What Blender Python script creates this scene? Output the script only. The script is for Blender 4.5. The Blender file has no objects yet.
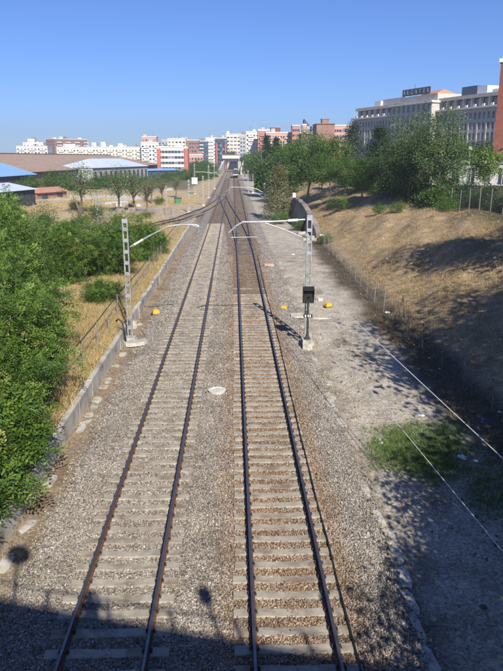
import bpy, math, random
import numpy as np
from mathutils import Vector, Matrix

random.seed(7)
RNG = np.random.default_rng(11)
R = math.radians
scene = bpy.context.scene
col = scene.collection

# ------------------------------------------------------------------ camera
F_PX, CX, CY, HORIZON = 660.0, 251.5, 335.5, 157.0     # photograph pixels
CAM_Z = 10.03
PITCH = math.atan((CY - HORIZON) / F_PX)
YAW = math.atan(18.5 * math.cos(PITCH) / F_PX)
cd = bpy.data.cameras.new('camera')
cd.sensor_fit = 'VERTICAL'; cd.sensor_height = 24.0
cd.lens = F_PX / 671.0 * 24.0
cd.clip_start = 0.05; cd.clip_end = 9000
cam = bpy.data.objects.new('camera', cd); col.objects.link(cam)
cam.location = (0, 0, CAM_Z)
cam.rotation_euler = (math.pi / 2 - PITCH, 0, -YAW)
scene.camera = cam

# ------------------------------------------------------------------ light
SUN_EL, SUN_AZ = R(34.5), R(15.0)          # sun behind the camera, a little to the right
sun_dir = Vector((math.sin(SUN_AZ) * math.cos(SUN_EL), -math.cos(SUN_AZ) * math.cos(SUN_EL), math.sin(SUN_EL)))
world = bpy.data.worlds.new('World'); scene.world = world; world.use_nodes = True
wn = world.node_tree.nodes; wl = world.node_tree.links
bg = wn['Background']
sky = wn.new('ShaderNodeTexSky'); sky.sky_type = 'NISHITA'; sky.sun_disc = False
sky.sun_elevation = SUN_EL
sky.sun_rotation = math.atan2(sun_dir.x, sun_dir.y)
sky.altitude = 600; sky.air_density = 1.0; sky.dust_density = 0.25; sky.ozone_density = 3.0
wb = wn.new('ShaderNodeMix'); wb.data_type = 'RGBA'; wb.blend_type = 'MULTIPLY'; wb.inputs[0].default_value = 1.0
wb.inputs[7].default_value = (0.37, 0.51, 0.84, 1)       # the camera's cool white balance
wl.new(sky.outputs[0], wb.inputs[6]); wl.new(wb.outputs[2], bg.inputs[0]); bg.inputs[1].default_value = 0.105
sd = bpy.data.lights.new('sun', 'SUN'); sd.energy = 5.0; sd.angle = R(0.53); sd.color = (1.0, 0.93, 0.80)
sun = bpy.data.objects.new('sun', sd); col.objects.link(sun)
sun.rotation_euler = sun_dir.to_track_quat('Z', 'Y').to_euler()
scene.view_settings.view_transform = 'Standard'
scene.view_settings.look = 'None'
scene.view_settings.exposure = 0.5
scene.view_settings.gamma = 1.0
scene.view_settings.use_curve_mapping = False
scene.render.engine = 'CYCLES'
scene.cycles.max_bounces = 6
scene.cycles.transparent_max_bounces = 8

# ------------------------------------------------------------------ pixel -> place
_f = Vector((math.sin(YAW) * math.cos(PITCH), math.cos(YAW) * math.cos(PITCH), -math.sin(PITCH)))
_r = Vector((math.cos(YAW), -math.sin(YAW), 0)); _u = _r.cross(_f)
def ray(x, y): return _f * F_PX + _r * (x - CX) - _u * (y - CY)
def gp(x, y, z=0.0):                      # where the pixel's ray meets height z
    d = ray(x, y); return Vector((0, 0, CAM_Z)) + d * ((z - CAM_Z) / d.z)
def at(x, y, Y):                          # where it meets distance Y
    d = ray(x, y); return Vector((0, 0, CAM_Z)) + d * (Y / d.y)

# ------------------------------------------------------------------ helpers
def link(o, parent=None):
    col.objects.link(o)
    if parent is not None: o.parent = parent
    return o
def tag(o, label=None, cat=None, group=None, kind=None):
    if label: o['label'] = label
    if cat: o['category'] = cat
    if group: o['group'] = group
    if kind: o['kind'] = kind
    return o
def thing(name, label, cat, loc=(0, 0, 0), rz=0, group=None):
    o = bpy.data.objects.new(name, None); col.objects.link(o)
    o.empty_display_size = 0.3
    o.location = loc; o.rotation_euler = (0, 0, rz)
    return tag(o, label, cat, group)
def copy_tree(o, parent=None):
    c = o.copy(); col.objects.link(c)
    if parent is not None: c.parent = parent
    for ch in [k for k in o.children]: copy_tree(ch, c)
    return c

class MB:
    def __init__(s): s.v = []; s.f = []; s.m = []
    def add(s, vs, fs, mi=0):
        n = len(s.v); s.v += [tuple(p) for p in vs]
        s.f += [tuple(n + i for i in f) for f in fs]; s.m += [mi] * len(fs); return s
    def box(s, x0, x1, y0, y1, z0, z1, mi=0, M=None):
        vs = [(x0,y0,z0),(x1,y0,z0),(x1,y1,z0),(x0,y1,z0),(x0,y0,z1),(x1,y0,z1),(x1,y1,z1),(x0,y1,z1)]
        if M is not None: vs = [M @ Vector(p) for p in vs]
        return s.add(vs, [(0,3,2,1),(4,5,6,7),(0,1,5,4),(1,2,6,5),(2,3,7,6),(3,0,4,7)], mi)
    def prism(s, prof, a, b, axis='x', mi=0):      # 2-D outline extruded along an axis
        n = len(prof); vs = []
        for t in (a, b):
            for p, q in prof:
                vs.append((t, p, q) if axis == 'x' else ((p, t, q) if axis == 'y' else (p, q, t)))
        fs = [tuple(range(n))[::-1], tuple(range(n, 2 * n))] + [(i, (i+1) % n, n + (i+1) % n, n + i) for i in range(n)]
        return s.add(vs, fs, mi)
    def tube(s, pts, rad, sides=8, mi=0, caps=True):
        pts = [Vector(p) for p in pts]; n = len(pts)
        rr = list(rad) if hasattr(rad, '__len__') else [rad] * n
        rings = []; up = Vector((0.0, 0.0, 1.0)); prev = None
        for i, p in enumerate(pts):
            t = (pts[min(i+1, n-1)] - pts[max(i-1, 0)])
            t = t.normalized() if t.length > 1e-9 else Vector((0, 0, 1))
            if prev is None:
                a = up if abs(t.z) < 0.9 else Vector((1, 0, 0))
                e = t.cross(a).normalized()
            else:
                e = (prev - t * prev.dot(t))
                e = e.normalized() if e.length > 1e-6 else t.orthogonal().normalized()
            prev = e; g = t.cross(e)
            rings.append([p + (e * math.cos(2*math.pi*k/sides) + g * math.sin(2*math.pi*k/sides)) * rr[i] for k in range(sides)])
        vs = [q for r in rings for q in r]; fs = []
        for i in range(n - 1):
            for k in range(sides):
                fs.append((i*sides+k, i*sides+(k+1) % sides, (i+1)*sides+(k+1) % sides, (i+1)*sides+k))
        if caps:
            fs.append(tuple(range(sides))[::-1]); fs.append(tuple((n-1)*sides + k for k in range(sides)))
        return s.add(vs, fs, mi)
    def mesh(s, name='m', smooth=False):
        me = bpy.data.meshes.new(name); me.from_pydata(s.v, [], s.f); me.update()
        if len(set(s.m)) > 1: me.polygons.foreach_set('material_index', s.m)
        if smooth: me.polygons.foreach_set('use_smooth', [True] * len(me.polygons))
        return me
    def build(s, name, mat, parent=None, smooth=False, loc=None):
        me = s.mesh(name, smooth)
        for m in (mat if isinstance(mat, (list, tuple)) else [mat]): me.materials.append(m)
        o = bpy.data.objects.new(name, me); link(o, parent)
        if loc is not None: o.location = loc
        return o

def mesh_np(name, V, Fq, mat, parent=None, attr=None, smooth=False):
    """V (n,3), Fq (m,k) index array with k = 3 or 4; attr: point float array 'var'."""
    me = bpy.data.meshes.new(name)
    V = np.asarray(V, np.float32); Fq = np.asarray(Fq, np.int32)
    me.vertices.add(len(V)); me.vertices.foreach_set('co', V.ravel())
    k = Fq.shape[1]
    me.loops.add(Fq.size); me.loops.foreach_set('vertex_index', Fq.ravel())
    me.polygons.add(len(Fq)); me.polygons.foreach_set('loop_start', np.arange(0, Fq.size, k, dtype=np.int32))
    try: me.polygons.foreach_set('loop_total', np.full(len(Fq), k, np.int32))
    except Exception: pass
    if attr is not None:
        a = me.attributes.new('var', 'FLOAT', 'POINT'); a.data.foreach_set('value', np.asarray(attr, np.float32))
    me.update(calc_edges=True); me.validate()
    if smooth: me.polygons.foreach_set('use_smooth', np.ones(len(Fq), bool))
    me.materials.append(mat)
    o = bpy.data.objects.new(name, me); link(o, parent)
    return o

# ------------------------------------------------------------------ materials
def new_mat(name):
    m = bpy.data.materials.new(name); m.use_nodes = True
    nt = m.node_tree; b = nt.nodes['Principled BSDF']
    return m, nt, b
def nd(nt, t, **kw):
    n = nt.nodes.new(t)
    for k, v in kw.items(): setattr(n, k, v)
    return n
def ramp(nt, fac, stops):
    r = nd(nt, 'ShaderNodeValToRGB'); el = r.color_ramp.elements
    while len(el) < len(stops): el.new(0.5)
    for e, (p, c) in zip(el, stops): e.position = p; e.color = (*c, 1) if len(c) == 3 else c
    nt.links.new(fac, r.inputs[0]); return r.outputs[0]
def noise(nt, vec, scale, detail=4, rough=0.6):
    n = nd(nt, 'ShaderNodeTexNoise'); n.inputs['Scale'].default_value = scale
    n.inputs['Detail'].default_value = detail; n.inputs['Roughness'].default_value = rough
    nt.links.new(vec, n.inputs['Vector']); return n.outputs[0]
def mixc(nt, fac, a, b, mode='MIX'):
    m = nd(nt, 'ShaderNodeMix', data_type='RGBA', blend_type=mode)
    for inp, v in ((m.inputs[0], fac), (m.inputs[6], a), (m.inputs[7], b)):
        if hasattr(v, 'is_linked') or hasattr(v, 'links'): nt.links.new(v, inp)
        else: inp.default_value = v if isinstance(v, (int, float)) else (*v, 1) if len(v) == 3 else v
    return m.outputs[2]
def bump(nt, b, h, dist, strength=0.6):
    n = nd(nt, 'ShaderNodeBump'); n.inputs['Strength'].default_value = strength
    n.inputs['Distance'].default_value = dist
    nt.links.new(h, n.inputs['Height']); nt.links.new(n.outputs[0], b.inputs['Normal'])
def position(nt): return nd(nt, 'ShaderNodeNewGeometry').outputs['Position']

def mat_mottled(name, c1, c2, scale=3.0, rough=0.85, bscale=None, bdist=0.01, c3=None, scale2=0.5, metal=0.0):
    m, nt, b = new_mat(name); p = position(nt)
    c = ramp(nt, noise(nt, p, scale), [(0.3, c1), (0.7, c2)])
    if c3 is not None:
        f = ramp(nt, noise(nt, p, scale2, 5), [(0.48, (0, 0, 0)), (0.66, (1, 1, 1))])
        c = mixc(nt, f, c, c3)
    nt.links.new(c, b.inputs['Base Color'])
    b.inputs['Roughness'].default_value = rough; b.inputs['Metallic'].default_value = metal
    if bscale: bump(nt, b, noise(nt, p, bscale, 5), bdist)
    return m

M = {}
M['concrete'] = mat_mottled('concrete', (.42, .40, .36), (.60, .58, .53), 2.2, .9, 30, .006, (.22, .19, .15), 1.1)
M['sleeper'] = mat_mottled('sleeper_concrete', (.285, .255, .205), (.44, .40, .33), 3.0, .9, 40, .004, (.20, .155, .11), 1.4)
M['timber'] = mat_mottled('sleeper_timber', (.075, .058, .045), (.155, .12, .092), 3.0, .85, 40, .005, (.21, .17, .13), 1.2)
M['rust'] = mat_mottled('rail_rust', (.085, .042, .026), (.15, .075, .042), 9, .75, 60, .002)
M['steel'] = mat_mottled('rail_head', (.24, .22, .21), (.36, .34, .33), 4, .34, None, 0, None, 1, .9)
M['galv'] = mat_mottled('galvanised_steel', (.30, .32, .345), (.44, .46, .49), 5, .5, None, 0, (.27, .26, .24), 2.0, .35)
M['oldpost'] = mat_mottled('weathered_post', (.16, .16, .155), (.27, .26, .25), 6, .8)
M['oldconc'] = mat_mottled('old_concrete', (.20, .17, .14), (.34, .30, .25), .8, .95, 6, .04, (.13, .11, .09), .4)
M['iron'] = mat_mottled('dark_iron', (.02, .02, .02), (.05, .045, .04), 6, .6)
M['black'] = mat_mottled('black_paint', (.010, .010, .011), (.022, .022, .024), 6, .45)
M['white'] = mat_mottled('white_paint', (.58, .57, .545), (.68, .67, .65), 1.5, .7, None, 0, (.5, .48, .44), .6)
M['yellow'] = mat_mottled('yellow_paint', (.62, .36, .03), (.78, .48, .05), 14, .5)
M['brick_red'] = mat_mottled('red_brick', (.15, .05, .035), (.23, .078, .055), 2, .9)
M['brick_old'] = mat_mottled('old_brick', (.24, .135, .105), (.34, .21, .17), 1, .9)
M['pink'] = mat_mottled('pink_render', (.50, .30, .24), (.60, .38, .31), .6, .9)
M['cream'] = mat_mottled('cream_render', (.60, .565, .48), (.68, .64, .555), .3, .9)
M['stone'] = mat_mottled('grey_stone', (.44, .41, .375), (.55, .52, .48), .5, .9)
M['ledge'] = mat_mottled('pale_ledge', (.62, .60, .57), (.72, .70, .67), .6, .85)
M['rooftile'] = mat_mottled('tile_roof', (.25, .165, .115), (.48, .35, .26), .8, .95, 2.5, .05, (.40, .30, .23), .1)
M['terracotta'] = mat_mottled('terracotta_roof', (.40, .19, .13), (.50, .26, .18), 1.2, .9)
M['bluemetal'] = mat_mottled('blue_sheet', (.22, .42, .72), (.27, .47, .78), .2, .55)
M['palemetal'] = mat_mottled('pale_sheet', (.52, .60, .72), (.62, .69, .78), .3, .55)
M['darkwall'] = mat_mottled('dark_wall', (.035, .04, .055), (.06, .07, .09), .6, .8)
M['navy'] = mat_mottled('navy_panel', (.05, .07, .12), (.07, .09, .15), .5, .6)
M['redpanel'] = mat_mottled('red_panel', (.42, .11, .08), (.50, .14, .11), .5, .6)
M['greyplaster'] = mat_mottled('grey_plaster', (.36, .37, .40), (.44, .45, .47), .3, .9)
M['slab'] = mat_mottled('worn_slab', (.42, .40, .36), (.58, .55, .50), 5, .95, 25, .01, (.25, .22, .18), 2.2)
M['bark'] = mat_mottled('bark', (.10, .075, .055), (.20, .16, .12), 8, .95, 20, .02)
M['palebark'] = mat_mottled('pale_bark', (.26, .22, .17), (.40, .35, .28), 8, .95, 20, .02)
M['litter_white'] = mat_mottled('white_plastic', (.70, .72, .75), (.82, .83, .85), 10, .6)
M['litter_blue'] = mat_mottled('blue_plastic', (.05, .13, .42), (.09, .20, .55), 10, .5)
M['asphalt'] = mat_mottled('asphalt', (.045, .045, .048), (.065, .063, .06), 2, .9)
M['cloth'] = mat_mottled('dark_cloth', (.05, .06, .10), (.08, .09, .13), 8, .9)
M['cable'] = mat_mottled('black_cable', (.012, .012, .012), (.03, .028, .026), 8, .6)
M['wire'] = mat_mottled('bright_wire', (.62, .62, .62), (.72, .72, .72), 8, .4)
m, nt, b = new_mat('window_glass')
b.inputs['Base Color'].default_value = (.05, .065, .09, 1); b.inputs['Roughness'].default_value = .12
b.inputs['Specular IOR Level'].default_value = .7; M['glass'] = m
m, nt, b = new_mat('blind_glass')
b.inputs['Base Color'].default_value = (.20, .22, .26, 1); b.inputs['Roughness'].default_value = .25; M['glass2'] = m

def leaf_mat(name, dark, mid, light, transl=0.25, dry=None):
    m, nt, b = new_mat(name)
    a = nd(nt, 'ShaderNodeAttribute', attribute_name='var')
    st = [(0.0, dark), (0.55, mid), (1.0, light)] if dry is None else [(0.0, dark), (0.5, mid), (0.88, light), (0.97, dry)]
    c = ramp(nt, a.outputs['Fac'], st)
    nt.links.new(c, b.inputs['Base Color']); b.inputs['Roughness'].default_value = .55
    b.inputs['Specular IOR Level'].default_value = .3
    t = nd(nt, 'ShaderNodeBsdfTranslucent'); nt.links.new(mixc(nt, 0.5, c, (.16, .22, .02)), t.inputs[0])
    mx = nd(nt, 'ShaderNodeMixShader'); mx.inputs[0].default_value = transl
    nt.links.new(b.outputs[0], mx.inputs[1]); nt.links.new(t.outputs[0], mx.inputs[2])
    nt.links.new(mx.outputs[0], nt.nodes['Material Output'].inputs[0])
    return m
M['leaf_bright'] = leaf_mat('leaf_bright', (.048, .108, .017), (.108, .20, .028), (.215, .31, .052), .30, dry=(.36, .33, .11))
for n_ in M['leaf_bright'].node_tree.nodes:
    if n_.type == 'BSDF_PRINCIPLED': n_.inputs['Roughness'].default_value = .5; n_.inputs['Specular IOR Level'].default_value = .4
M['leaf_grey'] = leaf_mat('leaf_grey', (.052, .096, .034), (.095, .158, .052), (.16, .228, .08), .26)
M['leaf_dark'] = leaf_mat('leaf_dark', (.018, .042, .016), (.032, .066, .024), (.055, .10, .035), .15)
M['leaf_mid'] = leaf_mat('leaf_mid', (.040, .088, .018), (.080, .155, .030), (.15, .235, .048), .27)
M['leaf_dry'] = leaf_mat('leaf_dry', (.11, .125, .05), (.19, .19, .085), (.30, .275, .14), .22)
M['leaf_blue'] = leaf_mat('leaf_blue', (.045, .065, .055), (.075, .10, .085), (.12, .145, .12), .12)
M['grass_dry'] = leaf_mat('grass_dry', (.30, .215, .10), (.50, .38, .185), (.66, .54, .30), .2)
M['grass_bank'] = leaf_mat('grass_bank', (.22, .155, .08), (.40, .295, .155), (.56, .44, .25), .15)
M['grass_dead'] = leaf_mat('grass_dead', (.07, .055, .03), (.16, .125, .065), (.32, .25, .13), .15)
M['grass_green'] = leaf_mat('grass_green', (.05, .11, .02), (.10, .20, .035), (.20, .28, .07), .25)

# ------------------------------------------------------------------ ground shape
def sstep(a, b, x): t = np.clip((x - a) / (b - a), 0, 1); return t * t * (3 - 2 * t)
def zground(x, y):
    x = np.asarray(x, float); y = np.asarray(y, float)
    # railway cutting floor
    z = np.full(np.broadcast(x, y).shape, -0.26)
    z = z + 0.05 * np.sin(x * 1.3 + y * .4) * sstep(3.8, 5.5, x) * (1 - sstep(9.5, 10.5, x))
    # left terrace behind the low wall
    left = (1 - sstep(-6.62, -6.52, x)) * (1 - .75 * sstep(88, 112, y))
    z = z + left * (0.72 + 0.07 * np.sin(x * .9 + y * .35) + 0.5 * (1 - sstep(-15, -8, x)) * (1 - sstep(50, 80, y)))
    z = z + (1 - sstep(-30, -14, x)) * sstep(100, 130, y) * 0.5
    # right bank
    toe = 10.6 + 0.5 * np.sin(y * .11) - 1.6 * sstep(95, 150, y)
    d = np.clip(x - toe, 0, None)
    h = 5.75 * (1 - np.exp(-(d / 9.0) ** 1.35))
    h = h + .28 * np.sin(x * .55 + y * .21) * sstep(1, 6, d) * (1 - sstep(13, 18, d)) + .16 * np.sin(x * 1.1 - y * .47) * sstep(1, 5, d) * (1 - sstep(13, 18, d))
    z = z + h + sstep(1, 4, d) * (1 - sstep(14, 20, d)) * (.05 * np.sin(x * 2.7 + y * 1.1) * np.sin(y * 1.9 - x * .8) + .07 * np.sin(x * 1.7 - y * .9 + 2) * np.sin(y * .83))
    return z
def zg(x, y): return float(zground(x, y))

def axis_pts(segs):
    out = []
    for a, b, n in segs: out += list(np.linspace(a, b, n, endpoint=False))
    out.append(segs[-1][1]); return np.array(out)
gx = axis_pts([(-4000, -300, 14), (-300, -60, 40), (-60, -12, 48), (-12, -6.8, 20), (-6.8, -6.3, 6), (-6.3, -5, 10), (-5, 12, 70), (12, 30, 64), (30, 120, 40), (120, 400, 20), (400, 4000, 10)])
gy = axis_pts([(-300, 0, 20), (0, 60, 180), (60, 140, 170), (140, 320, 110), (320, 900, 60), (900, 6000, 16)])
GX, GY = np.meshgrid(gx, gy)
GZ = zground(GX, GY)
nX, nY = len(gx), len(gy)
idx = np.arange(nX * nY).reshape(nY, nX)
Fq = np.stack([idx[:-1, :-1], idx[:-1, 1:], idx[1:, 1:], idx[1:, :-1]], -1).reshape(-1, 4)

def wob(x, y, s=1.0):
    return (np.sin(x * .7 * s + 1.3) * np.sin(y * .45 * s + x * .2) + .6 * np.sin(x * 1.9 * s - y * 1.1 * s) + .4 * np.sin(y * 2.3 * s + 2))/2.0
def zone_colour(x, y):
    x = np.asarray(x, float); y = np.asarray(y, float)
    C = np.zeros(x.shape + (3,))
    def put(c, w):
        nonlocal C
        w = np.clip(w, 0, 1)[..., None]; C = C * (1 - w) + np.array(c) * w
    w = wob(x, y)
    put((.34, .30, .25), np.ones_like(x))                          # cutting floor, grey dirt
    put((.51, .465, .395), sstep(4.0, 5.2, x + .4*w) * (1 - sstep(7.6, 9.2, x + .5*w)) * (1 - sstep(60, 80, y)))
    put((.30, .255, .205), sstep(4.2, 5.2, x) * (1 - sstep(8, 9, x)) * sstep(.25, .75, wob(x*1.7 + 3, y*.9)) * .8)
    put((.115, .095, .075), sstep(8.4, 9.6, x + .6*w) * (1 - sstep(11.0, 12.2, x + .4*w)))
    put((.50, .46, .40), sstep(60, 85, y) * sstep(3.6, 4.6, x + .4*w) * (1 - sstep(8, 10, x)))
    put((.31, .235, .165), (1 - sstep(-5.4, -5.0, x + .1*w)) * (1 - sstep(80, 95, y)) * (.55 + .45*sstep(-.3, .4, wob(x*3, y*1.3))))
    slope = sstep(10.9, 12.0, x + .4*w)
    put((.45, .345, .215), slope)
    put((.33, .245, .15), slope * sstep(.2, .9, wob(x*.6, y*.5)))
    put((.20, .17, .08), slope * sstep(.35, .8, wob(x*.9 + 5, y*.8 + 1)) * .5)
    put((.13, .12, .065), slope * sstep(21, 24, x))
    lf = 1 - sstep(-6.62, -6.5, x)
    put((.50, .39, .20), lf)
    put((.22, .17, .09), lf * sstep(.15, .7, w) * (1 - sstep(-12, -8, x)))
    put((.52, .42, .26), lf * sstep(90, 110, y))
    put((.46, .42, .36), lf * sstep(90, 105, y) * (1 - sstep(125, 150, y + x*0.2)) * sstep(-26, -20, x))
    pc = 168 + .25 * (x + 40) + 5*np.sin(x*.07)
    put((.66, .62, .55), lf * np.exp(-((y - pc) / 11.0) ** 4) * (1 - sstep(-24, -18, x)))
    put((.20, .19, .115), lf * sstep(200, 225, y) * (1 - sstep(-16, -12, x)))
    put((.20, .19, .13), sstep(480, 600, y))
    trk = sstep(-6.6, -5.4, x) * (1 - sstep(3.6, 4.6, x)) * sstep(100, 120, y)
    put((.20, .155, .115), trk)
    gr = np.exp(-(((x - 7.1) / 1.9) ** 2 + ((y - 21.6) / 2.6) ** 2) ** 1.5)
    put((.15, .16, .06), gr * .8)
    return C
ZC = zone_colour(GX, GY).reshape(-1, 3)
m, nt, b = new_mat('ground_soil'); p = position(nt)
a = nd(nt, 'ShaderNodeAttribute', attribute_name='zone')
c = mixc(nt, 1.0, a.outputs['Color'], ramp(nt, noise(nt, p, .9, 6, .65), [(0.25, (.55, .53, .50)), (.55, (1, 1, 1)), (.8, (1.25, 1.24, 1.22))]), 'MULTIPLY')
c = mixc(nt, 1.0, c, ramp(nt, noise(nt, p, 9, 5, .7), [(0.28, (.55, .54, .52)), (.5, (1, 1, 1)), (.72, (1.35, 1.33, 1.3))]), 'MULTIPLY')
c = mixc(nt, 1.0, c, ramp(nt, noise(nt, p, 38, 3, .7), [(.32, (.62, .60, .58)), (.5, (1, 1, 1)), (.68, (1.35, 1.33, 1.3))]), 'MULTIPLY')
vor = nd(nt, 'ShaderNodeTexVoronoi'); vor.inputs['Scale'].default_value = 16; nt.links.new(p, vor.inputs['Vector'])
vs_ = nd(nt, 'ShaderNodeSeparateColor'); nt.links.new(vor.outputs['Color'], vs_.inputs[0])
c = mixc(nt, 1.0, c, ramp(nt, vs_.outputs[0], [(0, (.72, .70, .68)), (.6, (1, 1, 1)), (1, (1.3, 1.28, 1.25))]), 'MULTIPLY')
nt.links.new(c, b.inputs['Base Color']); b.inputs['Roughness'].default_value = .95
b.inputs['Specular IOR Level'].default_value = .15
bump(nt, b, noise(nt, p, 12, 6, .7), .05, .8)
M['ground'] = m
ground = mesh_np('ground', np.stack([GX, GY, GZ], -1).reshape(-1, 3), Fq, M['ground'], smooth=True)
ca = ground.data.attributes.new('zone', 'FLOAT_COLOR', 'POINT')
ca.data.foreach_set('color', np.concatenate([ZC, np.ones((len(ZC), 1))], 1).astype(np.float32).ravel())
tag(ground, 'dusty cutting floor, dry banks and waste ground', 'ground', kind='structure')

# ------------------------------------------------------------------ ballast bed
m, nt, b = new_mat('ballast'); p = position(nt)
vor = nd(nt, 'ShaderNodeTexVoronoi'); vor.inputs['Scale'].default_value = 17; nt.links.new(p, vor.inputs['Vector'])
sx = nd(nt, 'ShaderNodeSeparateColor'); nt.links.new(vor.outputs['Color'], sx.inputs[0])
c = ramp(nt, sx.outputs[0], [(0, (.12, .11, .10)), (.5, (.25, .235, .215)), (.85, (.34, .32, .295)), (1, (.46, .44, .41))])
def rust_tint(nt, p, c):
    sp = nd(nt, 'ShaderNodeSeparateXYZ'); nt.links.new(p, sp.inputs[0])
    # rusty brake dust lies on and beside the right-hand track and thickens towards the points
    mr = nd(nt, 'ShaderNodeMapRange', interpolation_type='SMOOTHSTEP'); mr.inputs[1].default_value = -1.2; mr.inputs[2].default_value = .5
    nt.links.new(sp.outputs[0], mr.inputs[0])
    m3 = nd(nt, 'ShaderNodeMapRange', interpolation_type='SMOOTHSTEP'); m3.inputs[1].default_value = 2.4; m3.inputs[2].default_value = 3.4; m3.inputs[3].default_value = 1; m3.inputs[4].default_value = 0
    nt.links.new(sp.outputs[0], m3.inputs[0])
    m2 = nd(nt, 'ShaderNodeMapRange', interpolation_type='SMOOTHSTEP'); m2.inputs[1].default_value = 70; m2.inputs[2].default_value = 120; m2.inputs[3].default_value = .10; m2.inputs[4].default_value = .75
    nt.links.new(sp.outputs[1], m2.inputs[0])
    mm = nd(nt, 'ShaderNodeMath', operation='MULTIPLY'); nt.links.new(mr.outputs[0], mm.inputs[0]); nt.links.new(m3.outputs[0], mm.inputs[1])
    m4 = nd(nt, 'ShaderNodeMapRange', interpolation_type='SMOOTHSTEP'); m4.inputs[1].default_value = -4.9; m4.inputs[2].default_value = -3.7; nt.links.new(sp.outputs[0], m4.inputs[0])
    m5 = nd(nt, 'ShaderNodeMath', operation='MULTIPLY'); nt.links.new(m2.outputs[0], m5.inputs[0]); nt.links.new(m4.outputs[0], m5.inputs[1])
    m6 = nd(nt, 'ShaderNodeMath', operation='MULTIPLY'); nt.links.new(m5.outputs[0], m6.inputs[0]); nt.links.new(m3.outputs[0], m6.inputs[1])
    mx = nd(nt, 'ShaderNodeMath', operation='MAXIMUM'); nt.links.new(mm.outputs[0], mx.inputs[0]); nt.links.new(m6.outputs[0], mx.inputs[1])
    n = ramp(nt, noise(nt, p, .8, 5, .7), [(.3, (.35, .35, .35)), (.65, (1, 1, 1))])
    f = nd(nt, 'ShaderNodeMath', operation='MULTIPLY'); nt.links.new(mx.outputs[0], f.inputs[0]); nt.links.new(n, f.inputs[1])
    return mixc(nt, f.outputs[0], c, mixc(nt, 1.0, c, (.96, .70, .49), 'MULTIPLY'))
c = rust_tint(nt, p, c)
c = mixc(nt, 1.0, c, ramp(nt, noise(nt, p, 1.1, 4), [(.3, (.95, .95, .95)), (.7, (1.4, 1.4, 1.4))]), 'MULTIPLY')
nt.links.new(c, b.inputs['Base Color']); b.inputs['Roughness'].default_value = .95; b.inputs['Specular IOR Level'].default_value = .2
bump(nt, b, vor.outputs['Distance'], .05, .9)
M['ballast'] = m
def zballast(x):
    x = np.asarray(x, float)
    e = np.minimum(np.clip((x + 5.5) / .8, 0, 1), np.clip((4.3 - x) / 1.0, 0, 1))
    return -.05 - .19 * (1 - e) - .03 * np.exp(-((x + .75) / .5) ** 2)
bx_ = axis_pts([(-5.5, 4.3, 70)]); by_ = axis_pts([(-30, 60, 300), (60, 130, 120), (130, 560, 100)])
BX, BY = np.meshgrid(bx_, by_)
BZ = zballast(BX) + .012 * np.sin(BX * 7 + BY * 3) * np.sin(BY * 5.1)
edge = (np.abs(BX - 4.3) < 1e-6) | (np.abs(BX + 5.5) < 1e-6)
BX2 = BX + edge * (.18 * np.sin(BY * 1.7) + .12 * np.sin(BY * 4.3)); BZ = np.where(edge, -.34, BZ)
nX, nY = len(bx_), len(by_); idx = np.arange(nX * nY).reshape(nY, nX)
Fb = np.stack([idx[:-1, :-1], idx[:-1, 1:], idx[1:, 1:], idx[1:, :-1]], -1).reshape(-1, 4)
bed = mesh_np('ballast_bed', np.stack([BX2, BY, BZ], -1).reshape(-1, 3), Fb, M['ballast'], smooth=True)
tag(bed, 'grey and brown ballast bed under the two tracks', 'ballast', kind='structure')

# ------------------------------------------------------------------ tracks
GAUGE = 1.74; XL, XR = -2.74, 1.25
rail_prof = [(-.07, 0), (.07, 0), (.07, .014), (.011, .03), (.011, .122), (.036, .135), (.036, .166), (.028, .172),
             (-.028, .172), (-.036, .166), (-.036, .135), (-.011, .122), (-.011, .03), (-.07, .014)]
def sweep_rail(path, name, parent, z=0.012):
    """path: list of (x, y); profile swept upright along it; running surface is bright steel."""
    mb = MB(); P = [Vector((x, y, 0)) for x, y in path]; n = len(rail_prof); vs = []; fs = []; mi = []
    for i, p in enumerate(P):
        t = (P[min(i+1, len(P)-1)] - P[max(i-1, 0)]).normalized(); s = Vector((t.y, -t.x, 0))
        zz = z + (track_z(p.x, p.y))
        for a_, h in rail_prof: q = p + s * a_; vs.append((q.x, q.y, zz + h))
    for i in range(len(P) - 1):
        for k in range(n):
            fs.append((i*n+k, (i+1)*n+k, (i+1)*n+(k+1) % n, i*n+(k+1) % n)); mi.append(1 if k == 7 else 0)
    fs.append(tuple(range(n))); mi.append(0); fs.append(tuple((len(P)-1)*n + k for k in range(n))[::-1]); mi.append(0)
    me = bpy.data.meshes.new(name); me.from_pydata(vs, [], fs); me.materials.append(M['rust']); me.materials.append(M['steel'])
    me.polygons.foreach_set('material_index', mi); me.update()
    return link(bpy.data.objects.new(name, me), parent)
def track_z(x, y):
    return 0.0 if x > -6.2 else max(0.0, zg(x, y) + .30) * float(sstep(-6.2, -7.5, x))

def sleeper_mesh(name, mat, length=2.6, dished=True, w0=.15, w1=.125):
    xs = [-length/2, -.62, -.3, .3, .62, length/2]; tz = [0, 0.008, -.014, -.014, .008, 0] if dished else [0] * 6
    mb = MB(); vs = []; fs = []
    for x, t in zip(xs, tz): vs += [(x, -w0, -.2), (x, w0, -.2), (x, w1, t), (x, -w1, t)]
    for i in range(5):
        for k in range(4): fs.append((i*4+k, i*4+(k+1) % 4, (i+1)*4+(k+1) % 4, (i+1)*4+k))
    fs.append((3, 2, 1, 0)); fs.append((20, 21, 22, 23))
    mb.add(vs, fs); me = mb.mesh(name); me.materials.append(mat); return me
SL_C = sleeper_mesh('sleeper', M['sleeper']); SL_T = sleeper_mesh('timber_sleeper', M['timber'], 2.6, False, .13, .125)
M['greytimber'] = mat_mottled('grey_timber', (.17, .15, .13), (.28, .25, .215), 2, .9, 30, .005, (.12, .10, .08), .8)
SL_G = sleeper_mesh('grey_sleeper', M['greytimber'], 2.6, False, .13, .125)
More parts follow.
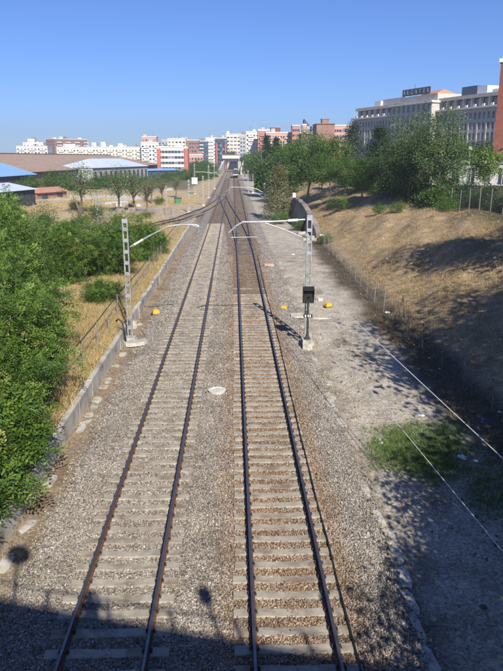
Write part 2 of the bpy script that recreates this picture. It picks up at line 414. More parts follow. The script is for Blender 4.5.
SL_L = sleeper_mesh('long_timber', M['timber'], 3.7, False, .14, .135)

def clip_mesh():
    mb = MB()
    for s in (-1, 1):
        mb.box(s*.075 - .03, s*.075 + .03, -.05, .05, .0, .045)
        mb.tube([(s*.105, -.03, .03), (s*.09, 0, .075), (s*.06, .03, .05)], .011, 5)
    return mb
CLIP = clip_mesh()
sleeper_spots = []         # (x, y, half length) for keeping ballast off them
def build_track(label, xfun, y0, y1, timber=None, tmesh=None, fine=60, clips_to=55, xl=None, first=300, dy=.6, until=330):
    root = thing('railway_track', label, 'track')
    ys = [y0]
    while ys[-1] < y1: ys.append(min(y1, ys[-1] + (2 if ys[-1] < 150 else 6)))
    for s in (-1, 1): sweep_rail([(xfun(y) + s * GAUGE/2, y) for y in ys], 'rail', root)
    y = y0 + .3; k = 0; rest = MB(); cl = MB()
    while y < until and y < y1:
        x = xfun(y); ang = math.atan2(xfun(y + .5) - xfun(y - .5), 1.0)
        tm = timber is not None and timber[0] + random.uniform(-2.2, 2.2) * (timber[0] > 1) < y < timber[1]
        jx = random.uniform(-.03, .03); jy = random.uniform(-.03, .03); jz = random.uniform(-.012, .006)
        if k < first:
            o = bpy.data.objects.new('sleeper', (tmesh or SL_T) if tm else SL_C); link(o, root)
            o.location = (x + jx, y + jy, track_z(x, y) + jz); o.rotation_euler = (random.uniform(-.015, .015), random.uniform(-.008, .008), -ang + random.uniform(-.015, .015))
        else:
            rest.box(x - 1.3, x + 1.3, y - .12, y + .12, track_z(x, y) - .15, track_z(x, y))
        if y < 114: sleeper_spots.append((x + jx, y + jy))
        if y < clips_to:
            for s in (-1, 1):
                cl.add([(px + x + s*GAUGE/2, py + y + jy, pz + .005) for px, py, pz in CLIP.v], CLIP.f)
        k += 1; y += dy
    if rest.v: tag(rest.build('far_sleepers', M['timber'] if timber else M['sleeper'], root), kind='stuff')
    if cl.v: tag(cl.build('rail_fastenings', M['iron'], root), kind='stuff')
    return root
build_track('left of two main tracks, pale concrete sleepers, beside the low concrete wall', lambda y: XL, -12, 560, timber=(104, 600))
build_track('right of two main tracks, rust stained, with dark timber sleepers by the points', lambda y: XR, -12, 560, timber=(51, 600))
# points: a crossover from the right-hand track to the left one
def xcross(y):
    t = max(0.0, min(1.0, (y - 66) / 122.0)); return XR + (XL - XR) * (t * t * (3 - 2 * t))
root = thing('railway_crossover', 'curved crossover rails on long dark timbers between the two main tracks', 'track')
ys = np.arange(68, 190.1, 2.0)
for s in (-1, 1): sweep_rail([(xcross(y) + s * GAUGE/2, y) for y in ys], 'rail', root, z=.016)
for s in (-1, 1):
    sweep_rail([(XR + s * (GAUGE/2 - .1), y) for y in np.arange(84, 90, 1.0)], 'check_rail', root, z=.014)
for k in range(170):
    y = 70.3 + k * .7
    o = bpy.data.objects.new('timber', SL_L); link(o, root); x = xcross(y)
    o.location = (x, y, -.012); o.rotation_euler = (0, 0, random.uniform(-.01, .01))
# branch line that leaves the left-hand track towards the yard
def xbranch(y):
    t = max(0.0, (190 - y)); return XL - .00072 * t * t - .0000028 * t ** 3
build_track('weathered branch track curving away behind the green shrubs', xbranch, 60, 190, timber=(0, 600), tmesh=SL_G, first=300, clips_to=0, dy=.62)
def xbranch2(y):
    t = max(0.0, (182 - y)); return XL - 3.2 * min(1, t/40) - .00072 * t * t - .0000032 * t ** 3

# thin black cable along the right-hand track and a manhole between the tracks
mb = MB(); pts = [(XR + GAUGE/2 + .36 + .035 * math.sin(y*.21) + .008 * math.sin(y*1.3), y, .02 + .015 * math.sin(y * 2.1)) for y in np.arange(7, 70, .5)]
mb.tube(pts, .026, 6); tag(mb.build('trackside_cable', M['cable'], smooth=True), 'thin black cable lying along the right rail of the rusty track', 'cable')
mh = gp(217, 391, -.03)
mroot = thing('manhole_cover', 'round cover ringed with white concrete in the ballast between tracks', 'manhole cover', (mh.x, mh.y, 0))
mb = MB(); n = 24
for i in range(n):
    a0, a1 = 2*math.pi*i/n, 2*math.pi*(i+1)/n
    pr = [(r*math.cos(t), r*math.sin(t), z) for t in (a0, a1) for r, z in ((.34, -.2), (.40, .035), (.30, .045), (.27, -.02))]
    mb.add(pr, [(0, 1, 5, 4), (1, 2, 6, 5), (2, 3, 7, 6)])
mb.build('rim', M['white'], mroot)
mb = MB(); mb.tube([(0, 0, -.2), (0, 0, .012)], .285, 24); mb.box(-.2, .2, -.02, .02, .012, .022); mb.box(-.02, .02, -.2, .2, .0125, .0215)
mb.build('lid', M['concrete'], mroot)

# ------------------------------------------------------------------ ballast stones (uncountable)
stones = bpy.data.collections.new('stone_shapes')
m, nt, b = new_mat('ballast_stone'); p = position(nt)
oi = nd(nt, 'ShaderNodeObjectInfo')
c = ramp(nt, oi.outputs['Random'], [(0, (.10, .082, .064)), (.18, (.185, .158, .13)), (.5, (.28, .25, .215)), (.82, (.355, .32, .28)), (.95, (.44, .415, .38)), (1, (.58, .555, .52))])
c = rust_tint(nt, p, c)
c = mixc(nt, 1.0, c, ramp(nt, noise(nt, p, .55, 5, .7), [(.3, (.68, .66, .63)), (.52, (1, 1, 1)), (.75, (1.2, 1.2, 1.22))]), 'MULTIPLY')
nt.links.new(c, b.inputs['Base Color']); b.inputs['Roughness'].default_value = .9; b.inputs['Specular IOR Level'].default_value = .25
M['stone_b'] = m
import bmesh
for i in range(6):
    bm = bmesh.new(); bmesh.ops.create_icosphere(bm, subdivisions=1, radius=.5)
    for v in bm.verts:
        v.co *= random.uniform(.72, 1.12); v.co.z *= .72; v.co.x *= 1.15
    me = bpy.data.meshes.new('stone'); bm.to_mesh(me); bm.free(); me.materials.append(M['stone_b'])
    stones.objects.link(bpy.data.objects.new('stone', me))
def stone_field(name, P, S, label, cat):
    n = len(P); me = bpy.data.meshes.new(name); me.vertices.add(n)
    me.vertices.foreach_set('co', P.astype(np.float32).ravel())
    for nm, ty, key, arr in (('rot', 'FLOAT_VECTOR', 'vector', RNG.uniform(0, 6.283, (n, 3))), ('scl', 'FLOAT', 'value', S), ('pick', 'INT', 'value', RNG.integers(0, 6, n))):
        at_ = me.attributes.new(nm, ty, 'POINT'); at_.data.foreach_set(key, (arr.astype(np.float32) if ty != 'INT' else arr.astype(np.int32)).ravel())
    o = link(bpy.data.objects.new(name, me))
    ng = bpy.data.node_groups.new(name, 'GeometryNodeTree')
    ng.interface.new_socket('Geometry', in_out='INPUT', socket_type='NodeSocketGeometry')
    ng.interface.new_socket('Geometry', in_out='OUTPUT', socket_type='NodeSocketGeometry')
    N = ng.nodes; gi = N.new('NodeGroupInput'); go = N.new('NodeGroupOutput'); ip = N.new('GeometryNodeInstanceOnPoints')
    ci = N.new('GeometryNodeCollectionInfo'); ci.inputs[0].default_value = stones; ci.inputs['Separate Children'].default_value = True; ci.inputs['Reset Children'].default_value = True
    def na(nm, dt):
        q = N.new('GeometryNodeInputNamedAttribute'); q.data_type = dt; q.inputs[0].default_value = nm; return q.outputs[0]
    L = ng.links
    L.new(gi.outputs[0], ip.inputs['Points']); L.new(ci.outputs[0], ip.inputs['Instance']); ip.inputs['Pick Instance'].default_value = True
    L.new(na('pick', 'INT'), ip.inputs['Instance Index'])
    e2r = N.new('FunctionNodeEulerToRotation'); L.new(na('rot', 'FLOAT_VECTOR'), e2r.inputs[0]); L.new(e2r.outputs[0], ip.inputs['Rotation'])
    cx = N.new('ShaderNodeCombineXYZ'); s_ = na('scl', 'FLOAT')
    for k in range(3): L.new(s_, cx.inputs[k])
    L.new(cx.outputs[0], ip.inputs['Scale']); L.new(ip.outputs[0], go.inputs[0])
    md = o.modifiers.new('stones', 'NODES'); md.node_group = ng
    return tag(o, label, cat, kind='stuff')
def scatter(x0, x1, y0, y1, dens):
    n = int((x1 - x0) * (y1 - y0) * dens); return np.stack([RNG.uniform(x0, x1, n), RNG.uniform(y0, y1, n)], 1)
pts = np.concatenate([scatter(-5.75, 4.4, 8.5, 20, 700), scatter(-5.75, 4.4, 20, 32, 480), scatter(-5.75, 4.4, 32, 112, 230)])
pts = pts[RNG.random(len(pts)) < np.where(pts[:, 1] < 32, 1.0, np.clip(1.0 - (pts[:, 1] - 32) / 80.0, 0, 1) ** 1.6)]
e = np.minimum(np.clip((pts[:, 0] + 5.75) / .8, 0, 1), np.clip((4.4 - pts[:, 0]) / .9, 0, 1))
pts = pts[RNG.random(len(pts)) < e ** .7]
sp = np.array(sleeper_spots); keep = np.ones(len(pts), bool); low = np.zeros(len(pts), bool)
for cxk in (XL, XR):
    ss = np.sort(sp[np.abs(sp[:, 0] - cxk) < .3][:, 1]); j = np.clip(np.searchsorted(ss, pts[:, 1]), 1, len(ss) - 1)
    dyy = np.minimum(np.abs(pts[:, 1] - ss[j]), np.abs(pts[:, 1] - ss[j-1])); dx = np.abs(pts[:, 0] - cxk)
    on = (dyy < .135) & (dx < 1.33)
    keep &= ~(on & (RNG.random(len(pts)) > (.05 + .35 * np.clip((.25 - dx) / .25, 0, 1) + .2 * np.clip((dx - 1.1) / .23, 0, 1))))
    edge_ = on & (dyy > .10) & (RNG.random(len(pts)) < .5); keep |= edge_
    keep &= ~(np.abs(dx - GAUGE/2) < .085)
    low |= (np.abs(dx - GAUGE/2) < .17)
keep &= ((pts[:, 0] - mh.x) ** 2 + (pts[:, 1] - mh.y) ** 2) > .17
pts, low = pts[keep], low[keep]
S = np.clip(RNG.normal(.046, .012, len(pts)), .025, .1) * (1 + .25 * np.clip((pts[:, 1] - 25) / 25, 0, 1.2))
Z = zballast(pts[:, 0]) + .012 + RNG.uniform(-.012, .02, len(pts)) - low * .015
stone_field('ballast_stones', np.concatenate([pts, Z[:, None]], 1), S, 'loose grey brown ballast stones around the sleepers', 'ballast')
# rubble and pebbles on the dirt right of the tracks
pts = np.concatenate([scatter(3.9, 10.8, 9, 40, 18), scatter(4.2, 6.6, 18, 60, 16), scatter(3.9, 11, 40, 95, 4)])
pts = pts[RNG.random(len(pts)) < .35 + .65 * (wob(pts[:, 0] * 1.3, pts[:, 1] * .8) > .1)]
S = np.clip(RNG.gamma(2.0, .022, len(pts)), .02, .22)
stone_field('rubble_pebbles', np.concatenate([pts, (zground(pts[:, 0], pts[:, 1]) + S * .12)[:, None]], 1), S, 'scattered pebbles and rubble on the pale dirt', 'rubble')

# ------------------------------------------------------------------ low wall on the left, in cast lengths
wall = thing('retaining_wall', 'low pale concrete wall along the left of the ballast', 'wall')
mb = MB(); mb.prism([(-.12, -.5), (.13, -.5), (.12, .50), (.10, .53), (-.10, .53), (-.12, .50)], -1.24, 1.24, 'y')
wm = mb.mesh('panel'); wm.materials.append(M['concrete'])
for k in range(36):
    o = link(bpy.data.objects.new('panel', wm), wall); y = 9 + k * 2.5
    o.location = (-6.42 + random.uniform(-.015, .015), y, random.uniform(-.03, .03)); o.rotation_euler = (0, random.uniform(-.02, .02), random.uniform(-.006, .006))
def slab_piece(l, w, t, seed):
    r = random.Random(seed); n = 12; prof = []
    for i in range(n):
        a_ = 2 * math.pi * i / n; k = 1 / max(abs(math.cos(a_)), abs(math.sin(a_)))
        k = min(k, 1.36) * r.uniform(.88, 1.03); prof.append((math.cos(a_) * k * l / 2, math.sin(a_) * k * w / 2))
    mb = MB(); mb.prism(prof, -t, 0, 'z'); return mb
def slab_row(name, label, cat, spots, piece, w, group=None):
    root = thing(name, label, cat)
    ms = []
    for s in range(5):
        me = slab_piece(w, 1.0, .12, s * 7 + 3).mesh(piece); me.materials.append(M['slab']); ms.append(me)
    for (x, y, ln) in spots:
        o = link(bpy.data.objects.new(piece, random.choice(ms)), root)
        o.location = (x, y, max(zg(x, y), float(zballast(x)) if -5.5 < x < 4.3 else -9) + .02 + random.uniform(-.02, .015))
        o.scale = (random.uniform(.8, 1.15), ln, 1); o.rotation_euler = (random.uniform(-.04, .04), random.uniform(-.05, .05), random.uniform(-.12, .12))
    return root
slab_row('cable_trough', 'broken row of pale concrete trough lids along the right edge of the ballast', 'cable trough',
         [(4.1 + .12*math.sin(y*.9) + random.uniform(-.05, .05) + .01*(y-11), y, random.uniform(.75, 1.0)) for y in [10.5, 11.5, 12.5, 13.4, 14.4, 15.4, 16.3, 17.2, 19, 24.5, 25.6, 26.6, 27.5, 29.5, 32, 33, 38, 40.4, 43, 47, 52, 53.2, 58, 63, 66]], 'lid', .42)
slab_row('stone_kerb', 'half buried pale slabs at the foot of the low wall', 'kerb',
         [(-6.02 + random.uniform(-.06, .06), y, random.uniform(.7, .95)) for y in [14.2, 15.3, 17.1, 19.8, 24.2, 25.0, 25.8, 26.6, 27.4, 29.2, 30.0, 32.1, 34.3, 41]], 'slab', .38)

# ------------------------------------------------------------------ masts of the overhead line
def mast_mesh(h, w=.30, d=.16):
    mb = MB()
    for s in (-1, 1):
        prof = [(s*w/2, -d/2), (s*w/2, d/2), (s*(w/2-.055), d/2), (s*(w/2-.055), d/2-.014), (s*(w/2-.016), d/2-.014), (s*(w/2-.016), -d/2+.014), (s*(w/2-.055), -d/2+.014), (s*(w/2-.055), -d/2)]
        if s > 0: prof = prof[::-1]
        mb.prism(prof, 0, h, 'z')
    z = .25
    while z < h:
        for q in (-1, 1): mb.box(-w/2 + .004, w/2 - .004, q*d/2 - .006 + q*.004, q*d/2 + .006 + q*.004, z - .09, z + .09)
        z += .62
    mb.box(-w/2-.004, w/2+.004, -d/2-.012, d/2+.012, h - .22, h + .01)
    return mb
def mast(label, x, y, z, h, arm=None, rz=0, group='steel masts of the overhead line', base=True, rod=.032):
    root = thing('overhead_line_mast', label, 'mast', (x, y, z), rz, group)
    mast_mesh(h).build('post', M['galv'], root)
    if base:
        b2 = MB(); b2.prism([(-.38, -.38), (.38, -.38), (.38, .38), (-.38, .38)], -.5, .22, 'z'); b2.prism([(-.3, -.3), (.3, -.3), (.3, .3), (-.3, .3)], .22, .34, 'z')
        b2.build('footing', M['concrete'], root)
    if arm:
        for nm, ps, r_ in arm:
            mb = MB(); mb.tube([(px - x, py - y, pz - z) for px, py, pz in ps], r_, 8)
            mb.build(nm, M['galv'] if nm != 'insulator' else M['white'], root, smooth=False)
    return root
def pxs(Y, *pp): return [tuple(at(px, py, Y)) for px, py in pp]
# near left mast
Yl = 36.7; xl_ = -5.95
arm = [('cantilever', pxs(Yl, (130, 247), (150, 235.5), (168, 226.5), (178, 225), (195, 224.6), (199, 226)), .045),
       ('steady_arm', pxs(Yl, (190, 225), (199, 227), (198, 233)), .03),
       ('insulator', pxs(Yl, (134, 244.8), (143, 239.6)), .07)]
mast('ladder shaped steel mast beside the low wall, arm reaching over the left track', xl_, Yl, -.25, 7.0, arm)
# near right mast
Yr = 36.0; xr_ = 4.12
arm = [('cantilever', pxs(Yr, (305, 219.5), (284, 221), (262, 222), (243, 222), (236, 226), (228.5, 233)), .05),
       ('brace', pxs(Yr, (302, 237), (284, 229.5), (264, 222.5)), .03),
       ('registration_arm', pxs(Yr, (231, 237.5), (257, 237)), .022),
       ('dropper', pxs(Yr, (236, 226), (234, 237.5)), .016),
       ('insulator', pxs(Yr, (298, 220), (288, 220.7)), .075)]
mast('ladder shaped steel mast standing behind the black signal', xr_, Yr, -.25, 7.25, arm)
def far_mast(label, bx, by, topy, armpx=None, z=-.2):
    g = gp(bx, by, z); h = at(bx, topy, g.y).z - z
    arm = [(nm, pxs(g.y, *ps), r_) for nm, ps, r_ in armpx] if armpx else None
    mast(label, g.x, g.y, z, h, arm, base=True)
far_mast('steel mast beside the pale path near the dry brown shrub', 264.6, 217.5, 183, [('cantilever', [(264, 193), (257, 189), (249, 187.5), (231, 187), (226, 192)], .06), ('brace', [(264, 197), (250, 190)], .04)])
far_mast('taller of two adjoining distant steel masts beside the clipped hedge', 248, 192, 170.5, [('cantilever', [(248, 178), (241, 177.5), (236, 180)], .06)])
far_mast('shorter of two adjoining distant steel masts beside the clipped hedge', 253, 193, 174, [('cantilever', [(253, 183), (258, 184)], .05)])
far_mast('steel mast standing alone on the waste ground beside the branch track', 167, 215, 186)
far_mast('steel mast with a white box beside the branch track', 195, 194.5, 164, [('cantilever', [(195, 172), (203, 172), (214, 173)], .07)])
far_mast('slim steel mast close beside the branch track curve', 189.4, 213, 180)
far_mast('shorter steel mast between branch and main tracks', 203.4, 206, 176, [('cantilever', [(203, 184), (211, 183)], .05)])
far_mast('tall steel mast where the branch meets the main track', 209, 198, 165.5, [('cantilever', [(209, 173), (216, 173), (220, 176)], .06)])
far_mast('most distant steel mast on the left before the overbridge', 214.6, 189, 165.5, [('cantilever', [(214.6, 172), (222, 172)], .06)])
far_mast('steel mast rising out of the green shrubs', 98.5, 236, 196, z=.3)
g = gp(195, 194.5, -.2)
bx = thing('equipment_box', 'white equipment box on a distant steel mast', 'box', (g.x, g.y - .3, 3.6))
MB().box(-.8, .8, -.45, .1, -.9, .9).build('case', M['white'], bx); MB().box(-.7, .7, -.5, -.45, -.8, .8).build('door', M['ledge'], bx)

# ------------------------------------------------------------------ signal
sg = gp(307, 350, -.25); sx_, sy_ = sg.x, sg.y
root = thing('railway_signal', 'black signal head on a short dark post with a concrete base', 'signal', (sx_, sy_, -.25))
mb = MB(); mb.prism([(-.26, -.26), (.26, -.26), (.23, .23), (-.26, .26)], -.3, .62, 'z'); mb.build('base', M['slab'], root)
mb = MB(); mb.prism([(-.15, -.13), (.15, -.13), (.15, .13), (-.15, .13)], .62, .70, 'z'); mb.tube([(0, 0, .7), (0, 0, .95)], [.13, .065], 10); mb.tube([(0, 0, .95), (0, 0, 3.0)], .055, 10); mb.build('post', M['iron'], root)
mb = MB(); mb.box(-.27, .27, -.06, .20, 2.72, 3.52); hd = mb.build('signal_head', M['black'], root)
mb = MB(); mb.box(-.31, .31, -.085, -.06, 2.66, 3.58); mb.build('backboard', M['black'], hd)
mb = MB(); mb.add([(-.30, -.085, 3.56), (.30, -.085, 3.56), (.27, -.42, 3.44), (-.27, -.42, 3.44), (-.30, -.085, 3.53), (.30, -.085, 3.53), (.27, -.42, 3.41), (-.27, -.42, 3.41)], [(0, 3, 2, 1), (4, 5, 6, 7), (0, 1, 5, 4), (1, 2, 6, 5), (2, 3, 7, 6), (3, 0, 4, 7)])
for s in (-1, 1):
    x0, x1 = sorted((s*.30, s*.275)); mb.add([(x0, -.086, 3.5), (x1, -.086, 3.5), (x1, -.36, 3.42), (x0, -.36, 3.42), (x0, -.086, 2.75), (x1, -.086, 2.75), (x1, -.12, 2.75), (x0, -.12, 2.75)], [(0, 1, 2, 3), (4, 7, 6, 5), (0, 4, 5, 1), (1, 5, 6, 2), (2, 6, 7, 3), (3, 7, 4, 0)])
mb.build('hood', M['black'], hd)
m, nt, b = new_mat('signal_lens'); b.inputs['Base Color'].default_value = (.03, .007, .007, 1); b.inputs['Roughness'].default_value = .2; M['lens'] = m
for zz in (2.98, 3.27):
    mb = MB(); mb.tube([(0, -.085, zz), (0, -.11, zz)], .085, 14); mb.build('lens', M['lens'] if zz < 3.1 else M['glass'], hd)
pl = MB().box(-.24, .24, -.085, -.065, 1.86, 2.05).build('number_plate', M['black'], root)
for sxk in (-.17, -.015, .09):
    MB().box(sxk, sxk + .075, -.093, -.086, 1.89, 2.02).build('mark', M['white'], pl)
MB().box(-.18, -.06, -.06, .08, 1.95, 2.2).build('cable_box', M['iron'], root)

# yellow track magnets and boxes
def yellow_box(label, px, py, s=1.0, z=-.2, rz=0):
    g = gp(px, py, z); r_ = thing('trackside_box', label, 'box', (g.x, g.y, z), rz, 'yellow trackside boxes')
    mb = MB(); mb.box(-.27*s, .27*s, -.17*s, .17*s, -.12, .05); mb.box(-.36*s, -.25*s, -.25*s, .05*s, -.12, .02); mb.build('plinth', M['iron'], r_)
    mb = MB(); mb.prism([(-.22*s, .05), (.22*s, .05), (.2*s, .24*s), (.12*s, .31*s), (-.12*s, .31*s), (-.2*s, .24*s)], -.17*s, .17*s, 'y'); mb.build('cover', M['yellow'], r_)
yellow_box('yellow box on a dark plinth in the ballast beside the left mast', 156, 314, 1.05, rz=.3)
yellow_box('yellow box on a dark plinth at the edge of the right track ballast', 284, 310, 1.0, rz=-.2)
yellow_box('yellow box on the dirt behind the signal, beside a white block', 328, 307, 1.0, rz=.4)
g = gp(269, 267, -.2)
r_ = thing('point_machine', 'rusty point machine beside the rails where the crossover begins', 'point machine', (g.x, g.y, -.2))
MB().box(-.45, .45, -.3, .3, 0, .32).build('case', M['pink'], r_); MB().box(-1.5, -.45, -.04, .04, .12, .18).build('throw_rod', M['iron'], r_); MB().box(-.5, .5, -.35, .35, -.1, .0).build('plinth', M['timber'], r_)

# concrete litter and slabs
def chunk(name, label, cat, px, py, l, w, t, mat, z=-.2, rz=0, seed=1, group=None, world=None):
    g = world or gp(px, py, z); zz = zg(g.x, g.y) if world or g.x > 4.4 or g.x < -6.5 else -.12
    o = slab_piece(l, w, t, seed).build(name, mat); o.location = (g.x, g.y, zz + t * .7); o.rotation_euler = (random.uniform(-.08, .08), random.uniform(-.08, .08), rz)
    return tag(o, label, cat, group)
chunk('concrete_slab', 'oval pale slab lying behind the signal post', 'slab', 299, 317, 1.1, .9, .12, M['slab'], seed=4)
chunk('concrete_slab', 'long flat pale slab on the dirt right of the signal', 'slab', 322, 317, 1.5, .45, .1, M['slab'], seed=8, rz=.05)
chunk('concrete_block', 'white block lying beside the yellow box behind the signal', 'block', 319, 300, .35, .6, .25, M['white'], seed=3, rz=.5)
chunk('concrete_slab', 'broken pale slab at the foot of the left mast', 'slab', 136, 345, 1.3, .8, .22, M['slab'], seed=5, rz=.3)
chunk('concrete_block', 'grey concrete block leaning at the left mast footing', 'block', 131, 327, .8, .6, .5, M['concrete'], seed=9, rz=.2)
mb = MB(); q = gp(126, 343, -.1); mb.tube([(q.x, q.y, 0), (q.x - .05, q.y, .6), (q.x - .15, q.y, 1.1), (q.x - .35, q.y, 1.3), (q.x - .5, q.y + .05, 1.15)], .05, 7)
tag(mb.build('bent_pipe', M['iron'], smooth=True), 'bent dark pipe sticking up beside the left mast', 'pipe')

# two pale cables sagging from the right mast to the bridge abutment
def hung_cable(label, pa, pb, depth_b, rad):
    A = at(pa[0], pa[1], 33.0); B = at(pb[0], pb[1], depth_b); E = A + (B - A) * 1.9
    pts = [A + (E - A) * t - Vector((0, 0, .06 * math.sin(math.pi * t))) for t in np.linspace(0, 1, 40)]
    mb = MB(); mb.tube(pts, rad, 6); tag(mb.build('hanging_cable', M['wire'], smooth=True), label, 'cable')
hung_cable('upper of two pale cables running low past the trackside fence', (306, 275), (503, 456), 14.5, .013)
hung_cable('lower of two pale cables running over the green grass patch', (306, 312), (503, 549), 13.0, .011)

# ------------------------------------------------------------------ fences
def fence(label, pts, hgt, post_r, wires, mat, wmat, tilt=.03, toprail=None):
    root = thing('wire_fence', label, 'fence')
    me = MB().tube([(0, 0, -.3), (0, 0, hgt)], post_r, 6).mesh('post'); me.materials.append(mat)
    for (x, y) in pts:
        o = link(bpy.data.objects.new('post', me), root); o.location = (x, y, zg(x, y)); o.rotation_euler = (random.uniform(-tilt, tilt), random.uniform(-tilt, tilt), random.random() * 6)
    if toprail:
        MB().tube([(x, y, zg(x, y) + hgt * .93) for x, y in pts], toprail, 6).build('top_rail', M['iron'], root)
    mb = MB()
    for w in wires:
        mb.tube([(x, y, zg(x, y) + hgt * w) for x, y in pts], .004, 3)
    # square mesh between the posts
    for (x0, y0), (x1, y1) in zip(pts[:-1], pts[1:]):
        n = 10
        for k in range(n):
            t = k / n; x = x0 + (x1-x0)*t; y = y0 + (y1-y0)*t; z = zg(x, y); mb.tube([(x, y, z + .05), (x, y, z + hgt*.93)], .0028, 3, caps=False)
    mb.build('wire_mesh', wmat, root)
    return root
fence('thin wire fence on slim posts at the foot of the dry bank', [(10.55 + .3*math.sin(y*.11) + (.02*random.uniform(-1, 1)), y) for y in np.arange(16, 82, 3.1)], 1.55, .026, (.3, .6, .93), M['oldpost'], M['oldpost'], .05)
fence('wire fence with a dark top rail along the low wall by the shrubs', [(-7.15, y) for y in np.arange(14, 92, 3.2)], 1.45, .026, (.3, .62), M['oldpost'], M['oldpost'], .04, .03)
fence('tall wire fence on the bank top in front of the dark hedge', [(25.2, y) for y in np.arange(44, 82, 3.0)], 2.3, .04, (.3, .6, .93), M['oldpost'], M['oldpost'], .02)
r_ = thing('leaning_stakes', 'two dark stakes leaning together at the dry bank fence', 'stake', (10.3, 40.2, zg(10.3, 40.2)))
MB().tube([(0, 0, -.1), (.32, .1, 1.9)], .04, 6).build('stake', M['timber'], r_); MB().tube([(.5, .1, -.1), (.33, .1, 1.85)], .04, 6).build('stake', M['timber'], r_)

# ------------------------------------------------------------------ vegetation
def leaf_quads(C, D, N, ln, wd):
    """C centres, D axis, N normal (unit), lengths, widths -> verts, faces (rhombic leaf folded on its midrib)."""
    S = np.cross(D, N); S /= np.linalg.norm(S, axis=1, keepdims=True) + 1e-9
    ln = ln[:, None]; wd = wd[:, None]
    a = C - D * ln * .5; b_ = C + S * wd * .5 - N * wd * .12; c_ = C + D * ln * .5; d_ = C - S * wd * .5 - N * wd * .12
    V = np.stack([a, b_, c_, d_], 1).reshape(-1, 3); n = len(C)
    i = np.arange(n) * 4; return V, np.stack([i, i+1, i+2, i+3], 1)
def unit(v): return v / (np.linalg.norm(v, axis=1, keepdims=True) + 1e-9)
def crown_points(rng, n_clump, per, rx, rz, cz, clump_r, shape='round', hollow=.45):
    d = unit(rng.normal(size=(n_clump, 3)))
    rad = (hollow + (1 - hollow) * rng.random(n_clump) ** .6)
    ph = rng.uniform(0, 6.28, 6)
    az = np.arctan2(d[:, 1], d[:, 0])
    lump = 1 + .16 * np.sin(2 * az + ph[0]) + .13 * np.sin(3 * az + 4 * d[:, 2] + ph[1]) + .12 * np.sin(5 * d[:, 2] + ph[2]) + rng.normal(0, .09, n_clump)
    P = d * (rad * lump)[:, None]
    if shape == 'cone':
        t = rng.random(n_clump) ** .8; a = rng.uniform(0, 6.28, n_clump); rr = (1 - t) ** .75 * (.55 + .45 * rng.random(n_clump)) * (1 + .1*np.sin(9*t + ph[0]))
        P = np.stack([np.cos(a) * rr, np.sin(a) * rr, t * 2 - 1], 1)
    elif shape == 'column':
        t = rng.random(n_clump); a = rng.uniform(0, 6.28, n_clump); rr = np.sin(np.clip(t * .93 + .07, 0, 1) * math.pi) ** .55 * (.5 + .5 * rng.random(n_clump))
        P = np.stack([np.cos(a) * rr, np.sin(a) * rr, t * 2 - 1], 1)
    elif shape == 'mound':
        P[:, 2] = np.where(P[:, 2] < -.5, -.5 - .5 * rng.random(n_clump), P[:, 2])
    C = P * np.array([rx, rx, rz]) + np.array([0, 0, cz])
    L = np.repeat(C, per, 0) + rng.normal(0, 1, (n_clump * per, 3)) * np.array([clump_r, clump_r, clump_r * .75])
    out = np.repeat(unit(P + np.array([0, 0, .25])), per, 0)
    cv = np.repeat(rng.normal(.45, .22, n_clump), per)
    return C, L, out, cv
def crown_mesh(name, mat, rng, n_clump, per, rx, rz, cz, clump_r, leaf, shape='round', frond=False, hollow=.45, droop=.2):
    C, L, out, cv = crown_points(rng, n_clump, per, rx, rz, cz, clump_r, shape, hollow)
    n = len(L)
    if frond:
        ax = unit(out * .6 + rng.normal(0, .7, (n, 3)) + np.array([0, 0, -droop])); k = 9
        nr = unit(np.array([0, 0, 1.0]) + rng.normal(0, .35, (n, 3)))
        sd_ = unit(np.cross(ax, nr)); nr = unit(np.cross(sd_, ax))
        Ls, Ds, Ns, va = [], [], [], []
        for j in range(k):
            s = (j % 2) * 2 - 1; t = (j // 2) / 4.5
            pos = L + ax * (t * leaf * 3.0) + sd_ * (s * leaf * .5 if j < k - 1 else 0) - np.array([0, 0, 1.0]) * (t * t * leaf * .8)
            dd = unit(sd_ * s + ax * .5) if j < k - 1 else ax
            Ls.append(pos); Ds.append(unit(dd + rng.normal(0, .15, (n, 3)))); Ns.append(unit(nr + rng.normal(0, .25, (n, 3)))); va.append(cv)
        L, D, N, cv = np.concatenate(Ls), np.concatenate(Ds), np.concatenate(Ns), np.concatenate(va); n = len(L)
        ln = leaf * rng.uniform(.75, 1.25, n); wd = ln * .42
    else:
        N = unit(out * .7 + rng.normal(0, .6, (n, 3)) + np.array([0, 0, .35])); D = unit(np.cross(N, rng.normal(size=(n, 3))))
        ln = leaf * rng.uniform(.7, 1.35, n); wd = ln * rng.uniform(.45, .7, n)
    V, Fc = leaf_quads(L, D, N, ln, wd)
    var = np.repeat(np.clip(cv + rng.normal(0, .16, n), 0, 1), 4)
    return V, Fc, var, C
